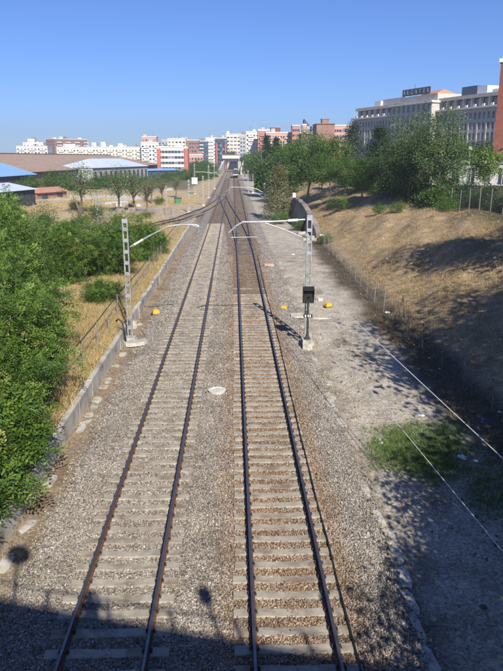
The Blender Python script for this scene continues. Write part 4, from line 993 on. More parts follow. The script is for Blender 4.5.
# ------------------------------------------------------------------ buildings
def building(name, label, A, B, depth, z0, z1, wall, nx=0, ny=0, win=(1.2, 1.5), glass='glass', trim='ledge', storey=3.2, zfirst=None, parapet=.6, group=None, recess=.25, band=False, roofmat='ledge', side=True, cat='building'):
    """A, B: ground corners of the side that faces the camera (left, right)."""
    A = Vector((A[0], A[1])); B = Vector((B[0], B[1])); L_ = (B - A).length; ang = math.atan2(B.y - A.y, B.x - A.x)
    root = thing(name, label, cat, (A.x, A.y, z0), ang, group); H_ = z1 - z0
    w = MB(); w.box(0, L_, recess, depth, -2, H_)
    top = H_ - .4
    if nx and ny:
        zb = H_ - ny * storey - .5 if zfirst is None else zfirst
        bay = L_ / nx; ww = min(win[0], bay * .92); wh = min(win[1], storey * .9)
        # piers and spandrels stand in front of the recessed window plane
        w.box(0, L_, 0, recess - .002, -2, zb + .35)
        for j in range(ny):
            za = zb + j*storey + .35 + wh; zc = zb + (j+1)*storey + .35 if j < ny - 1 else H_
            w.box(0, L_, 0, recess - .002, za, zc)
        for i in range(nx + 1):
            xa = 0 if i == 0 else (i - .5) * bay + ww / 2; xb = L_ if i == nx else (i + .5) * bay - ww / 2
            for j in range(ny):
                za = zb + j*storey + .35; w.box(xa, xb, .003, recess - .002, za, za + wh)
        pane = MB().box(-ww/2 + .01, ww/2 - .01, 0, .06, .01, wh - .01)
        g = pane.mesh('window'); g.materials.append(M[glass]); g2 = g.copy(); g2.materials.clear(); g2.materials.append(M['glass2'])
        fr = MB(); fr.box(-.04, .04, -.04, 0, .01, wh - .01); fr.box(-ww/2 + .01, ww/2 - .01, -.04, 0, wh*.68, wh*.68 + .08); fm = fr.mesh('frame'); fm.materials.append(M[trim])
        for i in range(nx):
            for j in range(ny):
                o = link(bpy.data.objects.new('window', g if random.random() < .7 else g2), root); o.location = ((i + .5) * bay, recess - .07, zb + j*storey + .35)
                if z1 - z0 > 0 and A.y < 350: f_ = link(bpy.data.objects.new('frame', fm), o)
        if side:
            nys = max(2, int(depth / 3.5))
            for sx_k, xx in ((-1, 0), (1, L_)):
                for i in range(nys):
                    for j in range(ny):
                        o = link(bpy.data.objects.new('window', g), root); o.location = (xx + sx_k * .02, (i + .5) * depth / nys + (.1), zb + j*storey + .35); o.rotation_euler = (0, 0, math.pi/2 * sx_k); 
    w.build('wall', M[wall], root)
    if A.y > 380 and L_ > 6:
        for k in range(max(1, int(L_ / 9))):
            xa = random.uniform(.5, max(.6, L_ - 3.5)); hw = random.uniform(1.5, 3.2); ha = random.uniform(.9, 2.4)
            MB().box(xa, xa + hw, 2.5, 6, H_ + parapet + .004, H_ + parapet + ha).build('roof_hut', M[random.choice(['ledge', 'greyplaster', 'brick_old', wall])], root)
        xa = random.uniform(1, L_ - 1); MB().tube([(xa, 4, H_), (xa, 4, H_ + random.uniform(2.5, 5))], .07, 4).build('aerial', M['iron'], root)
        if nx and ny and random.random() < .6:
            bm_ = MB().box(-bay * .8, bay * .8, -1.0, -.002, -.15, .85).mesh('balcony'); bm_.materials.append(M[random.choice(['ledge', trim, wall])])
            for i in range(1, nx, 3):
                for j in range(ny): o = link(bpy.data.objects.new('balcony', bm_), root); o.location = ((i + .5) * bay, 0, zb + j*storey + .2)
    if parapet:
        rf = MB(); rf.box(-.25, L_ + .25, -.25, depth + .25, H_ + .002, H_ + parapet); rf.build('roof', M[roofmat], root)
    return root
def pxb(name, label, x0, x1, ytop, Y, wall, depth=14, z0=0, dY=0, **kw):
    A = at(x0, 157, Y); B = at(x1, 157, Y + dY); z1 = at((x0 + x1)/2, ytop, Y + dY/2).z
    return building(name, label, A.xy, B.xy, depth, z0, z1, wall, **kw)

# large grey building on the right, built in three blocks with a projecting middle
Pn, Pf = at(512, 157, 216), at(353, 157, 306)
A = Vector((Pf.x, Pf.y)); B = Vector((Pn.x, Pn.y)); L_ = (B - A).length; ang = math.atan2(B.y - A.y, B.x - A.x)
root = thing('office_building', 'long grey stone office building with set back attic storey and rooftop sign', 'building', (A.x, A.y, 5.4), ang)
ux = (B - A).normalized(); H_ = 20.6 - .0; ledge_z = 25.9 - 5.4
st = 3.35; nb = 44; bay = L_ / nb; ww, wh = bay * .66, 2.1; rows = 5; rec = .4
w = MB(); w.box(0, L_, rec, 18, -1, ledge_z)
zb = ledge_z - rows * st - .1
w.box(0, L_, 0, rec - .002, -1, zb)
for j in range(rows):
    w.box(0, L_, 0, rec - .002, zb + j*st + wh, (zb + (j+1)*st) if j < rows-1 else ledge_z)
for i in range(nb + 1):
    xa = 0 if i == 0 else (i - .5) * bay + ww/2; xb = L_ if i == nb else (i + .5) * bay - ww/2
    pr = -.12 if i % 2 == 0 else .003
    w.box(xa, xb, pr, rec - .003, zb + .001, ledge_z - .3)
w.build('wall', M['stone'], root)
g = MB().box(-ww/2 + .01, ww/2 - .01, 0, .05, .01, wh - .01).mesh('window'); g.materials.append(M['glass']); g2 = g.copy(); g2.materials.clear(); g2.materials.append(M['glass2'])
fr = MB(); fr.box(-.05, .05, -.05, 0, .01, wh - .01); fr.box(-ww/2 + .01, ww/2 - .01, -.05, 0, wh*.3, wh*.3 + .09); fm = fr.mesh('frame'); fm.materials.append(M['ledge'])
for i in range(nb):
    for j in range(rows):
        o = link(bpy.data.objects.new('window', g if random.random() < .65 else g2), root); o.location = ((i + .5) * bay, rec - .06, zb + j*st)
        link(bpy.data.objects.new('frame', fm), o)
MB().box(-.9, L_ + .9, -.9, 18.5, ledge_z + .002, ledge_z + .55).build('cornice', M['ledge'], root)
at_ = MB(); at_.box(.5, L_ - .5, 2.4, 17, ledge_z + .552, ledge_z + 3.6); at_.build('attic_wall', M['darkwall'], root)
rl = MB(); rl.box(-.3, L_ + .3, .6, 18, ledge_z + 3.602, ledge_z + 4.7); rl.build('attic_roof', M['stone'], root)
cm = MB().box(-.35, .35, 1.2, 2.4, ledge_z + .553, ledge_z + 3.6).mesh('attic_column'); cm.materials.append(M['stone'])
gm = MB().box(-1.1, 1.1, 2.3, 2.38, ledge_z + .9, ledge_z + 3.2).mesh('attic_window'); gm.materials.append(M['glass2'])
pm = MB().box(-.6, .6, -.6, -.15, ledge_z + .553, ledge_z + 1.35).mesh('merlon'); pm.materials.append(M['white'])
for i in range(23):
    o = link(bpy.data.objects.new('attic_column', cm), root); o.location = (1.2 + i * (L_ - 2.4) / 22, 0, 0)
    o = link(bpy.data.objects.new('merlon', pm), root); o.location = (2.2 + i * (L_ - 4.4) / 22, 0, 0)
    if i < 22:
        o = link(bpy.data.objects.new('attic_window', gm), root); o.location = (1.2 + (i + .5) * (L_ - 2.4) / 22, 0, 0)
def along(px):    # distance along the facade at which a pixel column falls
    best = min(np.linspace(0, L_, 800), key=lambda t: abs((lambda P: CX + F_PX * P.dot(_r) / P.dot(_f))(Vector((A.x + ux.x*t, A.y + ux.y*t, 25 - CAM_Z))) - px)); return float(best)
c0, c1 = along(397), along(437)
MB().box(c0, c1, -2.6, 16, -1, ledge_z + 3.3).build('middle_block', M['stone'], root)
MB().box(c0 - .6, c1 + .6, -3.3, 16.4, ledge_z + 3.302, ledge_z + 4.0).build('middle_cornice', M['ledge'], root)
MB().box(c0 + 1.5, c1 - .5, .2, 15, ledge_z + 4.002, ledge_z + 6.6).build('rooftop_storey', M['stone'], root)
nm_ = 8; mm = MB().box(-.75, .75, -2.7, -2.58, 0, 2.3).mesh('window'); mm.materials.append(M['glass'])
for i in range(nm_):
    for zz in (ledge_z + .6, ledge_z - 2.8, ledge_z - 6.1):
        o = link(bpy.data.objects.new('window', mm), root); o.location = (c0 + (i + .5) * (c1 - c0) / nm_, 0, zz)
rf = MB(); q0, q1 = along(420), along(436); rf.add([(q0, -.4, ledge_z + 6.602), (q1, -.4, ledge_z + 6.602), (q1, 9, ledge_z + 6.602), (q0, 9, ledge_z + 6.602), (q0 + 2, 4.4, ledge_z + 8.3), (q1 - 2, 4.4, ledge_z + 8.3)], [(0, 1, 5, 4), (1, 2, 5), (2, 3, 4, 5), (3, 0, 4), (3, 2, 1, 0)])
rf.build('tiled_roof', M['terracotta'], root)
bx0, bx1 = along(449), along(463.5); MB().box(bx0, bx1, 5, 12, ledge_z + 4.702, ledge_z + 8.1).build('plant_room', M['navy'], root)
bx0, bx1 = along(464), along(474); MB().box(bx0, bx1, 5, 12, ledge_z + 4.703, ledge_z + 7.7).build('glass_box', M['palemetal'], root)
bx0, bx1 = along(479), along(500); MB().box(bx0, bx1, 5, 13, ledge_z + 4.704, ledge_z + 6.2).build('rooftop_hut', M['ledge'], root)
bx0, bx1 = along(368), along(374); MB().box(bx0, bx1, 3, 12, ledge_z + 4.705, ledge_z + 6.9).build('rooftop_hut', M['ledge'], root)
bx0, bx1 = along(374), along(396); MB().box(bx0, bx1, 4, 12, ledge_z + 4.706, ledge_z + 7.4).build('rooftop_storey', M['greyplaster'], root)
# rooftop sign
s0, s1 = along(401.5), along(429)
sg = thing('rooftop_sign', 'dark rooftop sign board with large pale letters on the grey building', 'sign', (A.x + ux.x*s0, A.y + ux.y*s0, 5.4 + ledge_z + 6.6), ang)
MB().box(0, s1 - s0, -.2, .1, .3, 2.75).build('board', M['navy'], sg)
for k in range(5):
    xk = .5 + k * (s1 - s0 - 1) / 4; MB().tube([(xk, .2, 0), (xk, .2, 3.0)], .08, 5).build('support', M['galv'], sg)
m, nt, b = new_mat('sign_letter'); b.inputs['Base Color'].default_value = (.26, .29, .34, 1); b.inputs['Roughness'].default_value = .5; M['letter'] = m
for k, ch in enumerate('ALCATEL'):
    cu = bpy.data.curves.new('letter', 'FONT'); cu.body = ch; cu.size = 2.0; cu.align_x = 'CENTER'; cu.extrude = .06; cu.offset = .04
    cu.materials.append(M['letter'])
    tmp = bpy.data.objects.new('tmp', cu); col.objects.link(tmp); bpy.context.view_layer.update()
    lm = bpy.data.meshes.new_from_object(tmp.evaluated_get(bpy.context.evaluated_depsgraph_get())); bpy.data.objects.remove(tmp)
    o = link(bpy.data.objects.new('letter', lm), sg); o.location = ((k + .5) * (s1 - s0) / 7, -.28, .85); o.rotation_euler = (math.pi/2, 0, 0)
sp_ = along(414); MB().tube([((s1-s0)*.45, 0, 2.75), ((s1-s0)*.45, 0, 4.2)], .12, 6).build('finial', M['brick_red'], sg)
# brick tower at the right edge
tb = at(500.3, 72, 118)
building('brick_tower', 'tall red brick tower at the edge of the bank top', (tb.x, 118), (tb.x + 12, 112), 12, 5, 25.4, 'brick_red', nx=3, ny=6, win=(1.1, 1.6), storey=3.1)
# white hall glimpsed behind the hedge
building('white_hall', 'low white hall with tall glazed bays behind the hedge', (32.5, 118), (62, 98), 9, 5.4, 9.0, 'white', nx=14, ny=1, win=(1.3, 2.6), storey=3.2, parapet=.4, side=False)
lp = thing('street_lamp', 'white street lamp with round head behind the bank top hedge', 'lamp', (34.2, 98, 5.7))
MB().tube([(0, 0, 0), (0, 0, 5.2)], [.09, .06], 8).build('pole', M['white'], lp); mb = MB(); mb.tube([(0, 0, 5.2), (0, 0, 5.35), (0, 0, 5.6), (0, 0, 5.8)], [.1, .32, .32, .1], 12); mb.build('lamp_head', M['white'], lp)

# long tiled warehouse on the left
A = Vector((-66.0, 214.0)); B = Vector((-47.5, 452.0)); L_ = (B - A).length; ang = math.atan2(B.y - A.y, B.x - A.x)
wh_ = thing('warehouse', 'long low warehouse with a weathered brown tiled roof', 'building', (A.x, A.y, 0), ang)
L0, W0, EV, RG = -90, 34, 5.3, 11.3
MB().box(L0, L_, .6, W0*2 - .6, -1, EV).build('wall', M['brick_old'], wh_)
rf = MB(); rf.prism([(-.6, EV + .002), (W0*2 + .6, EV + .002), (W0, RG)], L0 - .5, L_ + .5, 'x'); rf.build('roof', M['rooftile'], wh_)
MB().box(L0 - .5, L_ + .5, W0 - .5, W0 + .5, RG - .05, RG + .35).build('ridge_vent', M['timber'], wh_)
pm = MB().box(-4.2, 4.2, .45, .598, -1, 4.6).mesh('pale_panel'); pm.materials.append(M['greyplaster'])
dm = MB().box(-1.7, 1.7, .40, .448, 0, 3.4).mesh('door'); dm.materials.append(M['darkwall'])
for k in range(22):
    xk = L0 + 8 + k * 15
    if xk < L_ - 5:
        if k % 3 != 1: o = link(bpy.data.objects.new('pale_panel', pm), wh_); o.location = (xk, 0, 0)
        o = link(bpy.data.objects.new('door', dm), wh_); o.location = (xk, 0, 0)
def gable_shed(name, label, A, B, W, ev, rg, wall, roof, hip=0, z0=0):
    A = Vector(A); B = Vector(B); L_ = (B - A).length; ang = math.atan2(B.y - A.y, B.x - A.x)
    r = thing(name, label, 'building', (A.x, A.y, z0), ang)
    MB().box(0, L_, .3, W - .3, -1, ev).build('wall', M[wall], r)
    mb = MB(); e = .4
    mb.add([(-e, -e, ev + .002), (L_ + e, -e, ev + .002), (L_ + e, W + e, ev + .002), (-e, W + e, ev + .002), (hip, W/2, rg), (L_ - hip, W/2, rg)], [(0, 1, 5, 4), (1, 2, 5), (2, 3, 4, 5), (3, 0, 4), (3, 2, 1, 0)])
    mb.build('roof', M[roof], r)
    n = max(2, int(L_ / 5)); dm = MB().box(-1.0, 1.0, .2, .298, .2, ev * .75).mesh('opening'); dm.materials.append(M['darkwall'])
    for k in range(n): o = link(bpy.data.objects.new('opening', dm), r); o.location = ((k + .5) * L_ / n, 0, 0)
    return r
# hipped pale blue roof standing in front of the warehouse
a_, b_ = at(93, 168, 270), at(148, 166, 330)
gable_shed('pale_roofed_hall', 'hall with a pale blue hipped sheet roof before the long warehouse', a_.xy, b_.xy, 16, a_.z, at(120, 158.5, 300).z, 'greyplaster', 'palemetal', 14)
a_, b_ = at(-30, 175, 165), at(36, 174, 205)
gable_shed('blue_roofed_shed', 'shed with a bright blue sheet roof and dark walls', a_.xy, b_.xy, 26, 5.0, 9.6, 'darkwall', 'bluemetal', 3)
a_, b_ = at(-30, 190, 118), at(36, 191, 140)
gable_shed('white_roofed_shed', 'low shed with a pale white sheet roof below the blue roof', a_.xy, b_.xy, 11, at(20, 192, 128).z, at(20, 184, 132).z, 'darkwall', 'palemetal', 1)
a_, b_ = at(38, 199, 158), at(68, 197, 168)
gable_shed('tiled_hut', 'small hut with a red tiled roof by the sandy path', a_.xy, b_.xy, 5, 1.9, 3.0, 'brick_old', 'terracotta', 0)
a_, b_ = at(147, 172, 330), at(180, 172, 345)
gable_shed('blue_shed', 'low dark blue shed at the end of the warehouse', a_.xy, b_.xy, 10, 3.6, 4.5, 'navy', 'bluemetal', 0)

kw = dict(storey=3.1)
pxb('office_block', 'white office block with ribbon windows and red end walls', 158.5, 187, 147.5, 400, 'white', 16, nx=9, ny=4, win=(1.75, 1.5), **kw)
for xa, xb, in ((157, 160.5), (184.5, 188)):
    a_, b_ = at(xa, 157, 399), at(xb, 157, 399); r = thing('stair_tower', 'red stair tower on the end of the white office block', 'building', (a_.x, 399, 0), 0, 'red stair towers')
    MB().box(0, b_.x - a_.x, -.4, 10, -1, at(170, 148.5, 399).z).build('wall', M['redpanel'], r); MB().box(-.1, b_.x - a_.x + .1, -.5, 10.1, at(170, 148.5, 399).z + .002, at(170, 147.8, 399).z).build('roof', M['ledge'], r)
pxb('apartment_block', 'white stepped block on the skyline behind the blue shed', 17, 48, 146.5, 640, 'white', 16, nx=9, ny=4, win=(1.6, 1.4), **kw)
pxb('roof_block', 'white upper storey on the stepped skyline block', 24, 44, 143, 650, 'white', 12, nx=6, ny=3, win=(1.4, 1.4), **kw)
pxb('roof_block', 'white lift tower on the stepped skyline block', 29, 36, 139.5, 655, 'white', 8, nx=2, ny=2, win=(1.2, 1.2), **kw)
pxb('apartment_block', 'pink brick apartment block with many windows on the skyline', 55.5, 88, 139.5, 720, 'brick_old', 16, nx=11, ny=6, win=(1.4, 1.5), dY=30, **kw)
pxb('apartment_block', 'long cream block with white roof huts above the warehouse', 57, 141, 147.5, 590, 'cream', 14, nx=26, ny=3, win=(1.3, 1.3), **kw)
for xa, xb, yt, lab in ((64, 76, 144.5, 'long white roof hut on the cream block'), (92.5, 97, 143, 'white roof hut beside the tall one on the cream block'), (101.5, 106.5, 142.5, 'tallest white roof hut on the cream block'), (118.5, 123.5, 144, 'white roof hut at the plain end of the cream block')):
    a_, b_ = at(xa, 157, 592), at(xb, 157, 592); zb = at(xa, 147.5, 590).z; zt = at(xa, yt, 592).z
    r = thing('roof_hut', lab, 'building', (a_.x, 592, zb + .5), 0, 'roof huts on the cream block'); MB().box(0, b_.x - a_.x, 0, 8, 0, zt - zb).build('wall', M['white'], r); MB().box(.5, 1.6, -.1, -.002, .2, 2.0).build('door', M['greyplaster'], r)
pxb('apartment_block', 'white block with pink top storeys beside the white office block', 141.5, 159, 143, 520, 'ledge', 14, nx=5, ny=5, win=(1.5, 1.4), **kw)
pxb('apartment_block', 'pink topped block behind the white office block', 142.5, 157, 137, 575, 'pink', 12, nx=5, ny=5, win=(1.4, 1.4), **kw)
pxb('apartment_block', 'grey white block with narrow windows behind the white office block', 162, 180, 140.5, 610, 'greyplaster', 12, nx=6, ny=6, win=(1.3, 1.5), **kw)
pxb('apartment_block', 'white tall block beside the grey white one', 168, 186, 139, 560, 'cream', 12, nx=5, ny=5, win=(1.8, 1.3), **kw)
pxb('apartment_block', 'dark pink block at the end of the left skyline row', 184, 199, 140.5, 580, 'brick_old', 12, nx=6, ny=6, win=(1.3, 1.4), **kw)
pxb('apartment_block', 'blue grey block left of the overbridge', 198, 208, 141.5, 620, 'navy', 12, nx=4, ny=6, win=(1.3, 1.4), **kw)
pxb('apartment_block', 'bright white slab block left of the overbridge', 206, 216, 138, 640, 'ledge', 12, nx=3, ny=6, win=(.9, 1.3), **kw)
pxb('glass_block', 'dark glass block with red uprights above the overbridge', 215, 227, 138.5, 560, 'navy', 12, nx=5, ny=6, win=(1.7, 1.9), **kw)
for xk in (216.8, 225.6):
    a_ = at(xk, 157, 559); r = thing('red_mullion', 'red upright fin on the dark glass block', 'fin', (a_.x, 559, 0), 0, 'red fins'); MB().box(-.55, .55, -.5, .9, 0, at(xk, 143, 559).z).build('fin', M['redpanel'], r)
pxb('apartment_block', 'cream block with strong balcony bands above the overbridge', 226, 241, 134.5, 600, 'cream', 12, nx=4, ny=6, win=(2.4, 1.3), **kw)
pxb('apartment_block', 'grey block beside the bright white corner block', 240, 248, 135.5, 560, 'greyplaster', 12, nx=3, ny=6, win=(1.3, 1.4), **kw)
pxb('apartment_block', 'bright white corner block behind the cypresses', 246, 259, 132, 520, 'white', 12, nx=4, ny=6, win=(1.3, 1.3), **kw)
pxb('apartment_block', 'orange brick block behind the cypresses', 258, 269, 131, 500, 'terracotta', 12, nx=4, ny=6, win=(1.3, 1.4), **kw)
pxb('apartment_block', 'long pink block with red roof storey behind the cypresses', 266, 304, 133, 440, 'pink', 12, nx=14, ny=5, win=(1.2, 1.4), **kw)
a_, b_ = at(270.5, 157, 444), at(280, 157, 444); zb = at(275, 133, 440).z; r = thing('roof_storey', 'red brick roof storey on the long pink block', 'building', (a_.x, 443, zb + .5)); MB().box(0, b_.x - a_.x, 0, 8, 0, at(275, 128.5, 443).z - zb).build('wall', M['brick_red'], r); MB().box(-.2, b_.x - a_.x + .2, -.2, 8.2, at(275, 128.5, 443).z - zb + .002, at(275, 128.2, 443).z - zb + .2).build('roof', M['terracotta'], r)
pxb('apartment_block', 'cream rooftop block left of the brick chimney', 258, 270, 129.8, 560, 'ledge', 10, nx=4, ny=6, win=(1.3, 1.3), **kw)
pxb('apartment_block', 'orange block with a sloping roof beside the brick chimney', 292, 299, 126, 430, 'terracotta', 10, nx=3, ny=6, win=(1.3, 1.3), **kw)
pxb('brick_hall', 'plain old brick hall with stepped gable behind the trees', 316, 334, 124, 330, 'brick_old', 16, z0=3, parapet=.3, roofmat='brick_old')
a_, b_ = at(321, 157, 332), at(328, 157, 332); r = thing('gable_block', 'raised brick gable on the old brick hall', 'building', (a_.x, 331, 10)); MB().box(0, b_.x - a_.x, 0, 5, 0, at(325, 119.5, 331).z - 10).build('wall', M['brick_old'], r); MB().box(-.2, b_.x - a_.x + .2, -.2, 5.2, at(325, 119.5, 331).z - 9.998, at(325, 119.5, 331).z - 9.6).build('coping', M['brick_old'], r)
pxb('low_brick_annex', 'low dark brick annex left of the old brick hall', 301, 316.5, 134.5, 326, 'brick_old', 12, z0=3, nx=6, ny=2, win=(1.1, 1.4), parapet=.3, roofmat='timber', **kw)
c_ = at(303.5, 157, 340); zt = at(303.5, 124, 340).z
r = thing('brick_chimney', 'round brick tower with pale cap beside the old brick hall', 'chimney', (c_.x, 340, 3)); mb = MB(); mb.tube([(0, 0, 0), (0, 0, zt - 3.6)], 1.35, 14); mb.build('shaft', M['pink'], r); mb = MB(); mb.tube([(0, 0, zt - 3.598), (0, 0, zt - 3)], [1.5, 1.2], 14); mb.build('cap', M['ledge'], r)
for xa, xb, yt, yb, lab in ((304, 310, 119, 126, 'larger dark glass sail roof beside the brick tower'), (311, 315, 126, 131, 'smaller dark glass sail roof beside the old brick hall')):
    a_, b_ = at(xa, yb, 380), at(xb, yb, 380); zt = at(xa, yt, 380).z
    r = thing('glass_sail_roof', lab, 'building', (a_.x, 380, 0), 0, 'glass sail roofs'); W = b_.x - a_.x
    MB().box(0, W, 0, 8, 0, a_.z).build('wall', M['greyplaster'], r)
    mb = MB(); mb.add([(0, -.1, a_.z + .002), (W, -.1, a_.z + .002), (W*.9, -.1, a_.z + .6), (.2, -.1, zt), (0, 8, a_.z + .002), (W, 8, a_.z + .002), (W*.9, 8, a_.z + .6), (.2, 8, zt)], [(0, 1, 2, 3), (7, 6, 5, 4), (0, 4, 5, 1), (1, 5, 6, 2), (2, 6, 7, 3), (3, 7, 4, 0)]); mb.build('glass_sail', M['navy'], r)
pxb('apartment_block', 'pale pink block between brick hall and grey building', 333, 351, 126, 380, 'pink', 12, z0=3, nx=7, ny=5, win=(1.2, 1.4), **kw)
pxb('apartment_block', 'pale low block behind the tree belt beside the overbridge', 188, 203, 155, 470, 'pink', 10, nx=5, ny=2, win=(1.2, 1.4), **kw)

# ------------------------------------------------------------------ overbridge at the far end, and a train under it
YB = 470
a_, b_ = at(222.3, 157, YB), at(239.6, 157, YB); zt, zm, zl = at(231, 154.6, YB).z, at(231, 158.6, YB).z, at(231, 161.5, YB).z
ob = thing('overbridge', 'road overbridge with a pale parapet across the far end of the tracks', 'bridge', (0, YB, 0))
MB().box(a_.x, b_.x, 0, 12, zm, zt - .5).build('parapet', M['ledge'], ob)
MB().box(a_.x - .1, b_.x + .1, -.2, 12.2, zt - .498, zt).build('coping', M['brick_old'], ob)
MB().box(a_.x + .5, b_.x - .5, .6, 11.5, zl, zm - .002).build('deck', M['darkwall'], ob)
for s, px in ((-1, 222.5), (1, 239.4)):
    c_ = at(px, 157, YB); MB().box(c_.x - 1.0, c_.x + 1.0, .4, 11.8, -1, zl - .002).build('abutment', M['concrete'], ob)
for px0, px1, yt, lab in ((218.5, 223.5, 161, 'left'), (240.5, 243, 161, 'right')):
    p0, p1 = at(px0, 166, YB - 60), at(px1, 166, YB - 4); zt = at(px0, yt, YB - 20).z
    r = thing('wing_wall', 'pale sloping wing wall left of the overbridge' if lab == 'left' else 'pale narrow wing wall right of the overbridge', 'wall', (0, 0, 0))
    mb = MB(); mb.add([(p0.x, YB - 60, -.5), (p0.x + .6, YB - 60, -.5), (p1.x + .6, YB - 2, -.5), (p1.x, YB - 2, -.5), (p0.x, YB - 60, 2.4), (p0.x + .6, YB - 60, 2.4), (p1.x + .6, YB - 2, zt), (p1.x, YB - 2, zt)], [(0, 3, 2, 1), (4, 5, 6, 7), (0, 1, 5, 4), (1, 2, 6, 5), (2, 3, 7, 6), (3, 0, 4, 7)]); mb.build('face', M['white'], r)
    mb = MB(); mb.add([(p0.x - .1, YB - 60, 2.402), (p0.x + .7, YB - 60, 2.402), (p1.x + .7, YB - 2, zt + .002), (p1.x - .1, YB - 2, zt + .002), (p0.x - .1, YB - 60, 2.7), (p0.x + .7, YB - 60, 2.7), (p1.x + .7, YB - 2, zt + .3), (p1.x - .1, YB - 2, zt + .3)], [(0, 3, 2, 1), (4, 5, 6, 7), (0, 1, 5, 4), (1, 2, 6, 5), (2, 3, 7, 6), (3, 0, 4, 7)]); mb.build('coping', M['ledge'], r)
tr = thing('train', 'dark grey train standing on the right track before the overbridge', 'train', (XR, 335, .18))
MB().prism([(-1.45, 1.0), (1.45, 1.0), (1.48, 2.2), (1.4, 3.3), (1.1, 3.85), (-1.1, 3.85), (-1.4, 3.3), (-1.48, 2.2)], 0, 24, 'y').build('body', M['darkwall'], tr)
MB().box(-1.2, 1.2, -.06, -.002, 2.15, 3.1).build('windscreen', M['glass'], tr); MB().box(-1.3, 1.3, -.05, -.002, 1.15, 1.55).build('warning_panel', M['ledge'], tr)
for s in (-.95, .95): MB().tube([(s, -.055, 1.85), (s, -.1, 1.85)], .13, 10).build('headlight', M['white'], tr)
for yy in (2.5, 5.2, 18.5, 21.2):
    for s in (-1, 1): MB().tube([(s*.83, yy, .46), (s*.95, yy, .46)], .45, 14).build('wheel', M['iron'], tr)
MB().box(-1.2, 1.2, .6, 23.4, .5, .998).build('underframe', M['iron'], tr)
MB().box(-.9, .9, 3, 21, 3.852, 4.15).build('roof_gear', M['greyplaster'], tr)

# yard bits: low wall, buffer rubble, green bin
r = thing('rubble_wall', 'ruined low brick wall on the dry waste ground', 'wall', (*gp(143, 214, .1).xy, 0), .1)
for k in range(9):
    o = slab_piece(1.5, .8, .8 + random.random()*.5, 60 + k).build('block', M['oldconc'], r); o.location = (-4 + k * 1.05, random.uniform(-.3, .3), random.uniform(.6, 1.3))
g = gp(178, 203, .1); r = thing('green_container', 'green waste container beside the branch track', 'container', (g.x, g.y, zg(g.x, g.y)), .2)
MB().prism([(-.6, 0), (.6, 0), (.75, 1.2), (-.75, 1.2)], -.55, .55, 'y').build('body', mat_mottled('green_paint', (.03, .16, .08), (.05, .22, .11), 4, .6), r); MB().box(-.8, .8, -.6, .6, 1.202, 1.35).build('lid', M['iron'], r)
for k, (px, py) in enumerate([(120, 186), (112, 205), (103, 187), (128, 206), (164, 190)]):
    g = gp(px, py, .2); chunk('sand_mound', 'pale sandy mound on the waste ground', 'mound', 0, 0, 7, 4, .8, M['slab'], world=Vector((g.x, g.y, 0)), rz=.2*k, seed=90 + k, group='mounds on the waste ground')

# ------------------------------------------------------------------ the road bridge the picture is taken from
br = thing('road_bridge', 'concrete road bridge carrying the viewpoint over the tracks', 'bridge', (0, 0, 0), math.atan(-.27))
MB().box(-30, 40, -9, .95, 7.6, 8.42).build('deck', M['concrete'], br)
MB().box(-30, 40, -8.4, -1.2, 8.422, 8.44).build('roadway', M['asphalt'], br)
for xk in np.arange(-29, 40, 1.55):
    MB().tube([(xk, .3, 8.3), (xk, .3, 9.42)], .045, 6).build('baluster', M['iron'], br)
for zz in (9.0, 9.42): MB().tube([(-30, .3, zz), (40, .3, zz)], .022, 6).build('handrail', M['iron'], br)
for xk in (-9.5, 13): MB().box(xk - .6, xk + .6, -8.5, -.6, -1, 7.598).build('pier', M['concrete'], br)
disc_root = thing('shadow_disc_post', 'unseen round plate on a post at the bridge railing, added for its shadow', 'sign', (-1.75, .42, 8.42))  # unseen plate on a post, its shape chosen for the shadow it throws
MB().tube([(0, 0, 0), (0, 0, 2.4)], .045, 8).build('post', M['galv'], disc_root); mb = MB(); mb.tube([(0, .05, 2.15), (0, .07, 2.15)], .33, 20); mb.build('plate', M['white'], disc_root)
lpp = thing('bridge_lantern', 'slim lantern post on the bridge railing', 'lamp', (3.1, -.75, 8.42))
MB().tube([(0, 0, 0), (0, 0, 1.5)], .045, 8).build('post', M['iron'], lpp); mb = MB(); mb.tube([(0, 0, 1.5), (0, 0, 1.6), (0, 0, 1.85), (0, 0, 1.95)], [.07, .16, .16, .05], 10); mb.build('lantern', M['iron'], lpp)
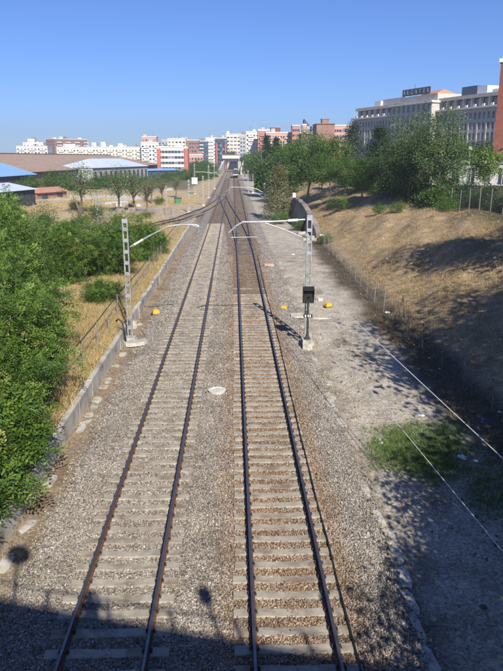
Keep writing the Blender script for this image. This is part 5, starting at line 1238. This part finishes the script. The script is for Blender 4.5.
# the person with the camera, just behind the lens
pv = [((0, 0, .95), .15), ((0, 0, 1.18), .145), ((0, .01, 1.38), .16), ((0, .02, 1.5), .06), ((0, .03, 1.58), .085), ((0, .04, 1.68), .105), ((0, .03, 1.76), .07),
      ((.19, 0, 1.42), .065), ((.27, .08, 1.2), .05), ((.12, .24, 1.42), .038), ((.07, .27, 1.56), .035), ((-.19, 0, 1.42), .065), ((-.27, .08, 1.2), .05), ((-.12, .24, 1.42), .038), ((-.07, .27, 1.56), .035),
      ((.1, 0, .86), .11), ((.12, .02, .48), .075), ((.12, -.02, .08), .05), ((.12, .13, .03), .04), ((-.1, 0, .86), .11), ((-.12, .02, .48), .075), ((-.12, -.02, .08), .05), ((-.12, .13, .03), .04)]
pe = [(0, 1), (1, 2), (2, 3), (3, 4), (4, 5), (5, 6), (2, 7), (7, 8), (8, 9), (9, 10), (2, 11), (11, 12), (12, 13), (13, 14), (0, 15), (15, 16), (16, 17), (17, 18), (0, 19), (19, 20), (20, 21), (21, 22)]
me = bpy.data.meshes.new('person'); me.from_pydata([v for v, _ in pv], pe, []); me.update(); me.materials.append(M['cloth'])
o = link(bpy.data.objects.new('person', me)); o.location = (.32, -.55, 8.43)
md = o.modifiers.new('skin', 'SKIN')
for sv, (_, r_) in zip(me.skin_vertices[0].data, pv): sv.radius = (r_, r_)
me.skin_vertices[0].data[0].use_root = True
md2 = o.modifiers.new('sub', 'SUBSURF'); md2.levels = 2; md2.render_levels = 2
tag(o, 'person in dark clothes standing at the bridge railing holding a camera up', 'person')

# ------------------------------------------------------------------ summer haze
hz = MB().box(-1500, 1500, -250, 1600, -3, 70).build('haze', bpy.data.materials.new('haze_air'))
hm = hz.data.materials[0]; hm.use_nodes = True; hm.node_tree.nodes.clear()
pv_ = hm.node_tree.nodes.new('ShaderNodeVolumePrincipled'); mo = hm.node_tree.nodes.new('ShaderNodeOutputMaterial')
pv_.inputs['Color'].default_value = (.80, .87, 1.0, 1); pv_.inputs['Density'].default_value = .00038; pv_.inputs['Anisotropy'].default_value = .2
hm.node_tree.links.new(pv_.outputs[0], mo.inputs['Volume'])
tag(hz, 'thin pale summer haze over the whole cutting', 'haze', kind='stuff')
